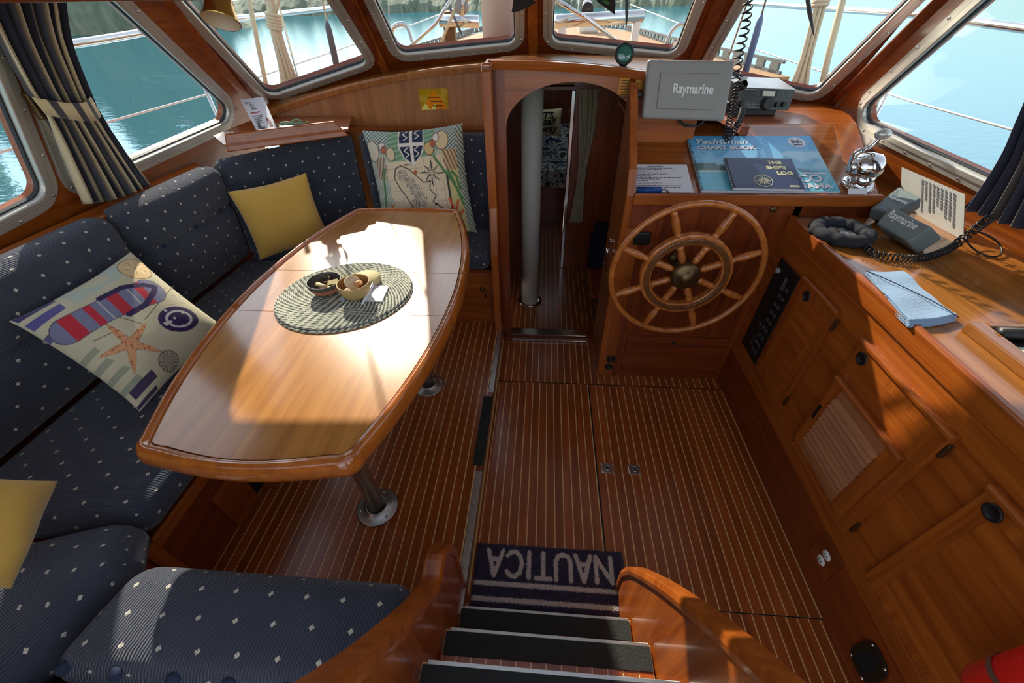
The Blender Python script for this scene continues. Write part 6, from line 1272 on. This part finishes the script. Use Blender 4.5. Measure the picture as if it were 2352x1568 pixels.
put('coiled_cable', G().tube(helix([PZ(2195, 562, CS+.02), PZ(2235, 530, CS+.06), PX(2275, 500, 1.52)], .013, 9, .003, 12), .0034, 6), M['black'], smooth=True, label='stretched black coiled cord rising to the handset clip', cat='cord', group='coiled cords')
lc0 = PZ(2250, 572, CS+.004); put('wire_loop', G().tube([(lc0[0]+.052*math.cos(a), lc0[1]+.06*math.sin(a), CS+.005+.02*(1+math.sin(a))) for a in np.linspace(0, 2*math.pi, 40, endpoint=False)], .003, 6, closed=True), M['black'], smooth=True, label='loop of thin black wire on the counter below the curtain', cat='wire')
hc = PZ(2318, 528, CS+.03); put('handset_clip', G().box(hc[0]-.05, hc[0]+.06, hc[1]-.03, hc[1]+.03, CS+.001, CS+.075), M['greyd'], bevel=.02, seg=3, label='dark grey radio handset clip under the curtain', cat='clip')
# laminated sheet leaning on the wall
q = [PZ(2100, 505, CS+.002), PZ(2212, 552, CS+.002), PX(2216, 447, 1.62), PX(2071, 384, 1.62)]
q[0] = q[1]+q[3]-q[2]
ls = put('laminated_sheet', G().hexa(q, [p+np.array([.003, .001, .0]) for p in q]), M['lamin'], label='laminated typed sheet leaning against the wall under the window', cat='paper')
r_ = unit(q[3]-q[2]+q[0]-q[1]); u_ = unit(q[2]-q[1]); nn = unit(np.cross(r_, u_)); 
dn_ = -u_; a0_ = q[2]+(q[3]-q[2])*.08
# the sheet is read from its right-hand end: lines run down it
rg = dn_; up = unit(q[2]-q[3]); 
if np.cross(rg, up)@(_O-q[0]) < 0: up = -up
scribble(q[2]*.92+q[3]*.08+dn_*.02 if False else (q[2]+(q[3]-q[2])*.10-u_*.012+unit(np.cross(rg, up))*.002), rg, up, np.linalg.norm(q[2]-q[1])*.8, np.linalg.norm(q[3]-q[2])*.55, 9, M['inkg'], ls, 7, .5)
# folded blue cloth
g = G(); cq = [PZ(1981, 634, CS), PZ(2066, 633, CS), PZ(2188, 738, CS), PZ(2082, 752, CS)]; nn_ = 26
def clothz(u, v, k): return CS+.0015+.006*k+.0025*math.sin(5*u+7*v+k)+.002*math.sin(13*v)
bc = thing('folded_cloth', (cq[0]+cq[2])/2*np.array([1, 1, 0])+np.array([0, 0, CS]), 'folded light blue cloth on the counter edge', 'cloth')
M['bluecloth'] = plain('washed_blue_cloth', srgb(128, 160, 192), .95, noise=.08, nscale=120, bump=.3, sheen=.3)
for k in range(3):
    g = G(); sh = .02*k
    for s_ in (0, 1):
        g.grid(lambda u, v: (lambda p: (p[0], p[1], clothz(u, v, k)+.005*s_))((cq[0]*(1-u)+cq[1]*u)*(1-v*(1-sh))+(cq[3]*(1-u)+cq[2]*u)*v*(1-sh)), 14, nn_)
    put('fold', g, M['bluecloth'], bc, smooth=True)
for k in range(3): e0, e1 = cq[3]+(cq[0]-cq[3])*.02*k, cq[2]+(cq[1]-cq[2])*.02*k; put('fold_edge', G().tube(spline([tuple(e0+np.array([0, 0, .006+.006*k])), tuple(e0*.6+e1*.4+np.array([.006, -.008, .008+.006*k])), tuple(e1+np.array([0, 0, .006+.006*k]))], 8), .0055, 8), M['bluecloth'], bc, smooth=True)
put('seam', G().tube(spline([tuple(cq[0]+np.array([0, 0, .022])), tuple(cq[0]*.62+cq[2]*.38+np.array([-.0, .01, .025])), tuple(cq[0]*.2+cq[2]*.8+np.array([0, .01, .025])), tuple(cq[2]*.95+cq[3]*.05+np.array([0, -.01, .024]))], 8), .0016, 5), M['navy_plain'], bc, smooth=True)
# chart tray with raised wooden edge at the right
ty1 = PZ(2222, 738, CS+.03)[1]; tx0 = PZ(2222, 738, CS+.03)[0]; tr = thing('chart_tray', (tx0+.2, ty1-.3, CS), 'wooden-edged chart tray with a folded chart on the counter', 'tray')
put('long_edge', G().box(tx0, tx0+.045, ty1-.75, ty1, CS+.0005, CS+.030), M['oak'], tr, bevel=.004); put('far_edge', G().box(tx0+.045, 1.70, ty1-.02, ty1, CS+.0005, CS+.030), M['oak'], tr, bevel=.004); put('black_bar', G().tube([(tx0+.05, ty1-.045, CS+.025), (1.69, ty1-.045, CS+.025)], .017, 14), M['black'], tr, smooth=True)
put('base', G().box(tx0+.045, 1.70, ty1-.75, ty1-.02, CS+.0005, CS+.006), M['black'], tr)
put('folded_chart', G().box(tx0+.06, 1.6, ty1-.72, ty1-.085, CS+.0065, CS+.012), plain('chart_paper', srgb(206, 214, 190), .7, noise=.15, nscale=8), label='pale green folded chart in the tray at the right edge', cat='chart')
# =================================================================== fire extinguisher at the lower right, wall picture, card, pouch, lamp, pennants, wiper
XK = 1.0; e0, e1 = PX(2262, 1590, XK), PX(2352, 1566, XK); d_ = unit(e1-e0); fx = thing('fire_extinguisher', e0, 'red cylinder with a pale band fixed low on the lockers', 'fire extinguisher')
rx_ = .048; put('cylinder', G().lathe([(.0001, 0), (rx_*.6, .004), (rx_*.92, .016), (rx_, .034), (rx_, .36)], e0-d_*.012, d_, 28, close=True), plain('red_enamel', srgb(214, 34, 26), .3, coat=.8), fx, smooth=True); put('band', G().lathe([(rx_+.002, .0), (rx_+.002, .016)], e0+d_*.092, d_, 28, close=False), M['alu'], fx, smooth=True); put('bracket', G().box(XK+.03, XR-.02, e0[1]-.18, e0[1]-.12, e0[2]-.02, e0[2]+.03), M['black'], fx)
q = [PY(967, 252, YP-.003), PY(1031, 250, YP-.003), PY(1028, 203, YP-.003), PY(961, 204, YP-.003)]; n = 60; a, b = np.meshgrid(np.linspace(0, 1, n+1), np.linspace(0, 1, n+1))
def flame(a, b):
    col = np.tile(S(190, 146, 24), (a.size, 1)); m = noise2(a, b, 3, 9) > .15; col[m] = S(206, 168, 60); f_ = (b < .95-2.2*np.abs(a-.5)) | ((a > .38) & (a < .93-.3*b) & (b < .62)); col[f_] = S(246, 140, 12); w1 = (b < .28*np.sin(a*9)**2) & (a < .55); col[w1] = S(244, 232, 120); return col
g = G(); g.v = [tuple((q[0]*(1-x)+q[1]*x)*(1-y)+(q[3]*(1-x)+q[2]*x)*y) for x, y in zip(a.ravel(), b.ravel())]; g.f = [[j*(n+1)+i, j*(n+1)+i+1, (j+1)*(n+1)+i+1, (j+1)*(n+1)+i] for j in range(n) for i in range(n)]; g.m = [0]*len(g.f); cols = flame(a.ravel(), b.ravel())
k0 = len(g.v); g.hexa([p+np.array([0, .0006, 0]) for p in q], [p+np.array([0, .003, 0]) for p in q]); cols = np.concatenate([cols, np.tile(S(150, 120, 30), (8, 1))])
pic = put('picture', g, printed('glossy_print', .15, 0, 0, 1, 1.0), label='small square yellow and orange picture tile on the forward panel', cat='picture', col=cols)
for i, sz in enumerate((.62, .60, .5)): scribble((q[3]+q[2])/2+np.array([-.035+.012*i, -.001, -.038-.022*i]), (1, 0, 0), (0, 0, 1), .075*sz/.6, .012, 1, M['bronze_d'], pic, 20+i, .1)
q = [PZ(592, 304, 1.232), PZ(637, 296, 1.232), PY(604, 222, 2.60), PY(552, 229, 2.52)]
q[2] = q[1]+(q[2]-q[1]); 
cdn = unit(np.cross(q[1]-q[0], q[3]-q[0])); cdn = cdn if cdn@(_O-q[0]) > 0 else -cdn
card = put('greeting_card', G().hexa(q, [p-cdn*.002 for p in q]), M['paper'], label='tall white illustrated card standing on the corner shelf', cat='card')
r_, u_ = unit(q[1]-q[0]), unit(q[3]-q[0]); w_, h = np.linalg.norm(q[1]-q[0]), np.linalg.norm(q[3]-q[0])
scribble(q[3]+r_*w_*.3-u_*h*.10+cdn*.001, r_, u_, w_*.5, h*.26, 5, M['inkg'], card, 31, .5); scribble(q[3]+r_*w_*.15-u_*h*.40+cdn*.001, r_, u_, w_*.62, h*.09, 1, plain('red_ink', srgb(186, 84, 70), .7), card, 32, .05); scribble(q[3]+r_*w_*.15-u_*h*.52+cdn*.001, r_, u_, w_*.55, h*.25, 5, M['inkg'], card, 33, .4)
put('seabird_sketch', G().add([q[3]+r_*w_*x-u_*h*y+cdn*.001 for x, y in ((.12, .08), (.2, .13), (.3, .07), (.22, .16), (.16, .2))], [(0, 1, 4), (1, 2, 3)]), M['inkg'], card); put('bottle_sketch', G().add([q[0]+r_*w_*x+u_*h*y+cdn*.001 for x, y in ((.72, .1), (.9, .1), (.9, .3), (.84, .36), (.84, .46), (.78, .46), (.78, .36), (.72, .3))], [(0, 1, 2, 3, 4, 5, 6, 7)]), plain('maroon_ink', srgb(110, 50, 66), .7), card); put('boat_sketch', G().add([q[0]+r_*w_*x+u_*h*y+cdn*.001 for x, y in ((.12, .14), (.5, .12), (.42, .06), (.18, .07), (.3, .3), (.33, .13))], [(0, 1, 2, 3), (4, 5, 0)]), M['inkg'], card)
gx = PZ(668, 290, 1.23); put('air_plant', G().tube(spline([tuple(gx+np.array([-.08, -.02, .004])), tuple(gx+np.array([-.03, .0, .016])), tuple(gx+np.array([.03, .01, .010])), tuple(gx+np.array([.09, .05, .012]))], 6), [.004]*4+[.010]*6+[.008]*5+[.004]*4, 6).tube(spline([tuple(gx+np.array([0, 0, .012])), tuple(gx+np.array([.03, .02, .03])), tuple(gx+np.array([.06, .03, .02]))], 6), .005, 6), plain('dusty_green', srgb(130, 170, 140), .8, noise=.3, nscale=200), smooth=True, label='sprig of dusty green plant on the corner shelf', cat='plant')
for i, x in enumerate((522, 532)): gp = PZ(x, 322, 1.235); put('glass_peg', G().lathe([(.008, 0), (.008, .035), (.005, .04), (.0001, .04)], (gp[0]+.0, gp[1]+.03, 1.2275), n=12), plain('clear_peg', srgb(214, 216, 210), .1, coat=1.0), smooth=True, label=('left' if i == 0 else 'right')+' of two small clear pegs at the end of the corner shelf', cat='peg', group='clear pegs')
po = PY(1128, 175, 2.66); pc_ = thing('hanging_pouch', PY(1136, 285, 2.66), 'slim dark pouch hanging by a cord beside the partition', 'pouch')
put('bag', G().prism([PY(x, y, 2.66) for x, y in ((1129, 285), (1128, 230), (1134, 205), (1142, 200), (1142, 290), (1136, 292))], (0, .012, 0)), M['navy_plain'], pc_, bevel=.004); put('cord', G().tube(spline([tuple(PY(1122, 170, 2.66)), tuple(PY(1134, 182, 2.66)), tuple(PY(1124, 196, 2.66)), tuple(PY(1138, 186, 2.66)), tuple(PY(1140, 205, 2.66))], 6), .004, 6), M['black'], pc_, smooth=True)
# brass reading lamp on the overhead beam
XL2 = -.70; la, lb = PX(503, -6, XL2), PX(508, 50, XL2+.0); r1 = np.linalg.norm(PX(475, 45, XL2)-PX(542, 62, XL2))/2*.80; ax = unit(la-lb); lm = thing('reading_lamp', la, 'small brass bell-shaped reading lamp under the overhead beam', 'lamp'); Ls = np.linalg.norm(la-lb)
put('shade', G().lathe([(r1*1.0, 0), (r1*1.03, Ls*.03), (r1*.97, Ls*.10), (r1*.78, Ls*.55), (r1*.70, Ls*.92), (r1*.55, Ls*1.0), (r1*.40, Ls*1.05)], lb, ax, 36, close=False), M['brass'], lm, smooth=True)
put('reflector', G().lathe([(r1*.99, Ls*.01), (r1*.9, Ls*.14), (r1*.6, Ls*.5), (.0001, Ls*.6)], lb, ax, 36, close=False), plain('lamp_cream', srgb(206, 182, 150), .5), lm, smooth=True); put('stem', G().tube([la-ax*.003, la+np.array([-.0, 0, .03]), (-.72, la[1], la[2]+.05)], .008, 10), M['brass'], lm, smooth=True); put('switch', G().tube([la+np.array([.02, .01, .0]), la+np.array([.03, .012, .004])], .004, 8), M['brass'], lm, smooth=True)
# bunting tips at the top of the front windows
def pennant(pts, lab, mt):
    g = G(); P = [PY(x, y, 2.30) for x, y in pts]; o = put('pennant', g.prism(P, (0, .003, 0)), mt, label=lab, cat='pennant', group='dark printed pennants'); return o
M['bunting'] = plain('dark_print_cloth', srgb(40, 36, 34), .9, noise=.5, nscale=40)
p1 = pennant([(1175, 28), (1193, 26), (1222, 12), (1245, -4), (1262, -40), (1275, -170), (1200, -170), (1186, -40)], 'dark printed pennant tip left of the centre window post', M['bunting']); p2 = pennant([(1345, -40), (1372, 4), (1412, 34), (1414, 10), (1408, -40), (1395, -170), (1320, -170)], 'dark printed pennant tip right of the centre window post', M['bunting'])
put('orange_patch', G().prism([PY(x, y, 2.298) for x, y in ((1216, -6), (1240, -8), (1232, 4))], (0, .001, 0)), plain('orange_cloth', srgb(196, 74, 30), .9), p1); put('green_patch', G().prism([PY(x, y, 2.298) for x, y in ((1380, 3), (1395, 12), (1403, 8), (1392, 0))], (0, .001, 0)), plain('green_cloth', srgb(60, 110, 50), .9), p2)
put('strap', G().prism([PY(x, y, 2.32) for x, y in ((1430, -170), (1438, -170), (1445, -40), (1443, 30), (1440, 58), (1437, 56), (1436, 20), (1436, -40))], (0, .003, 0)), M['black'], label='thin black strap hanging at the top of the right front window', cat='strap')
wp = [PY(1852, -20, 2.66), PY(1860, 30, 2.72), PY(1869, 80, 2.80)]; put('wiper_blade', G().tube(wp, [.008, .010, .003], 8), M['black'], smooth=True, label='black wiper blade outside the angled right window', cat='wiper')
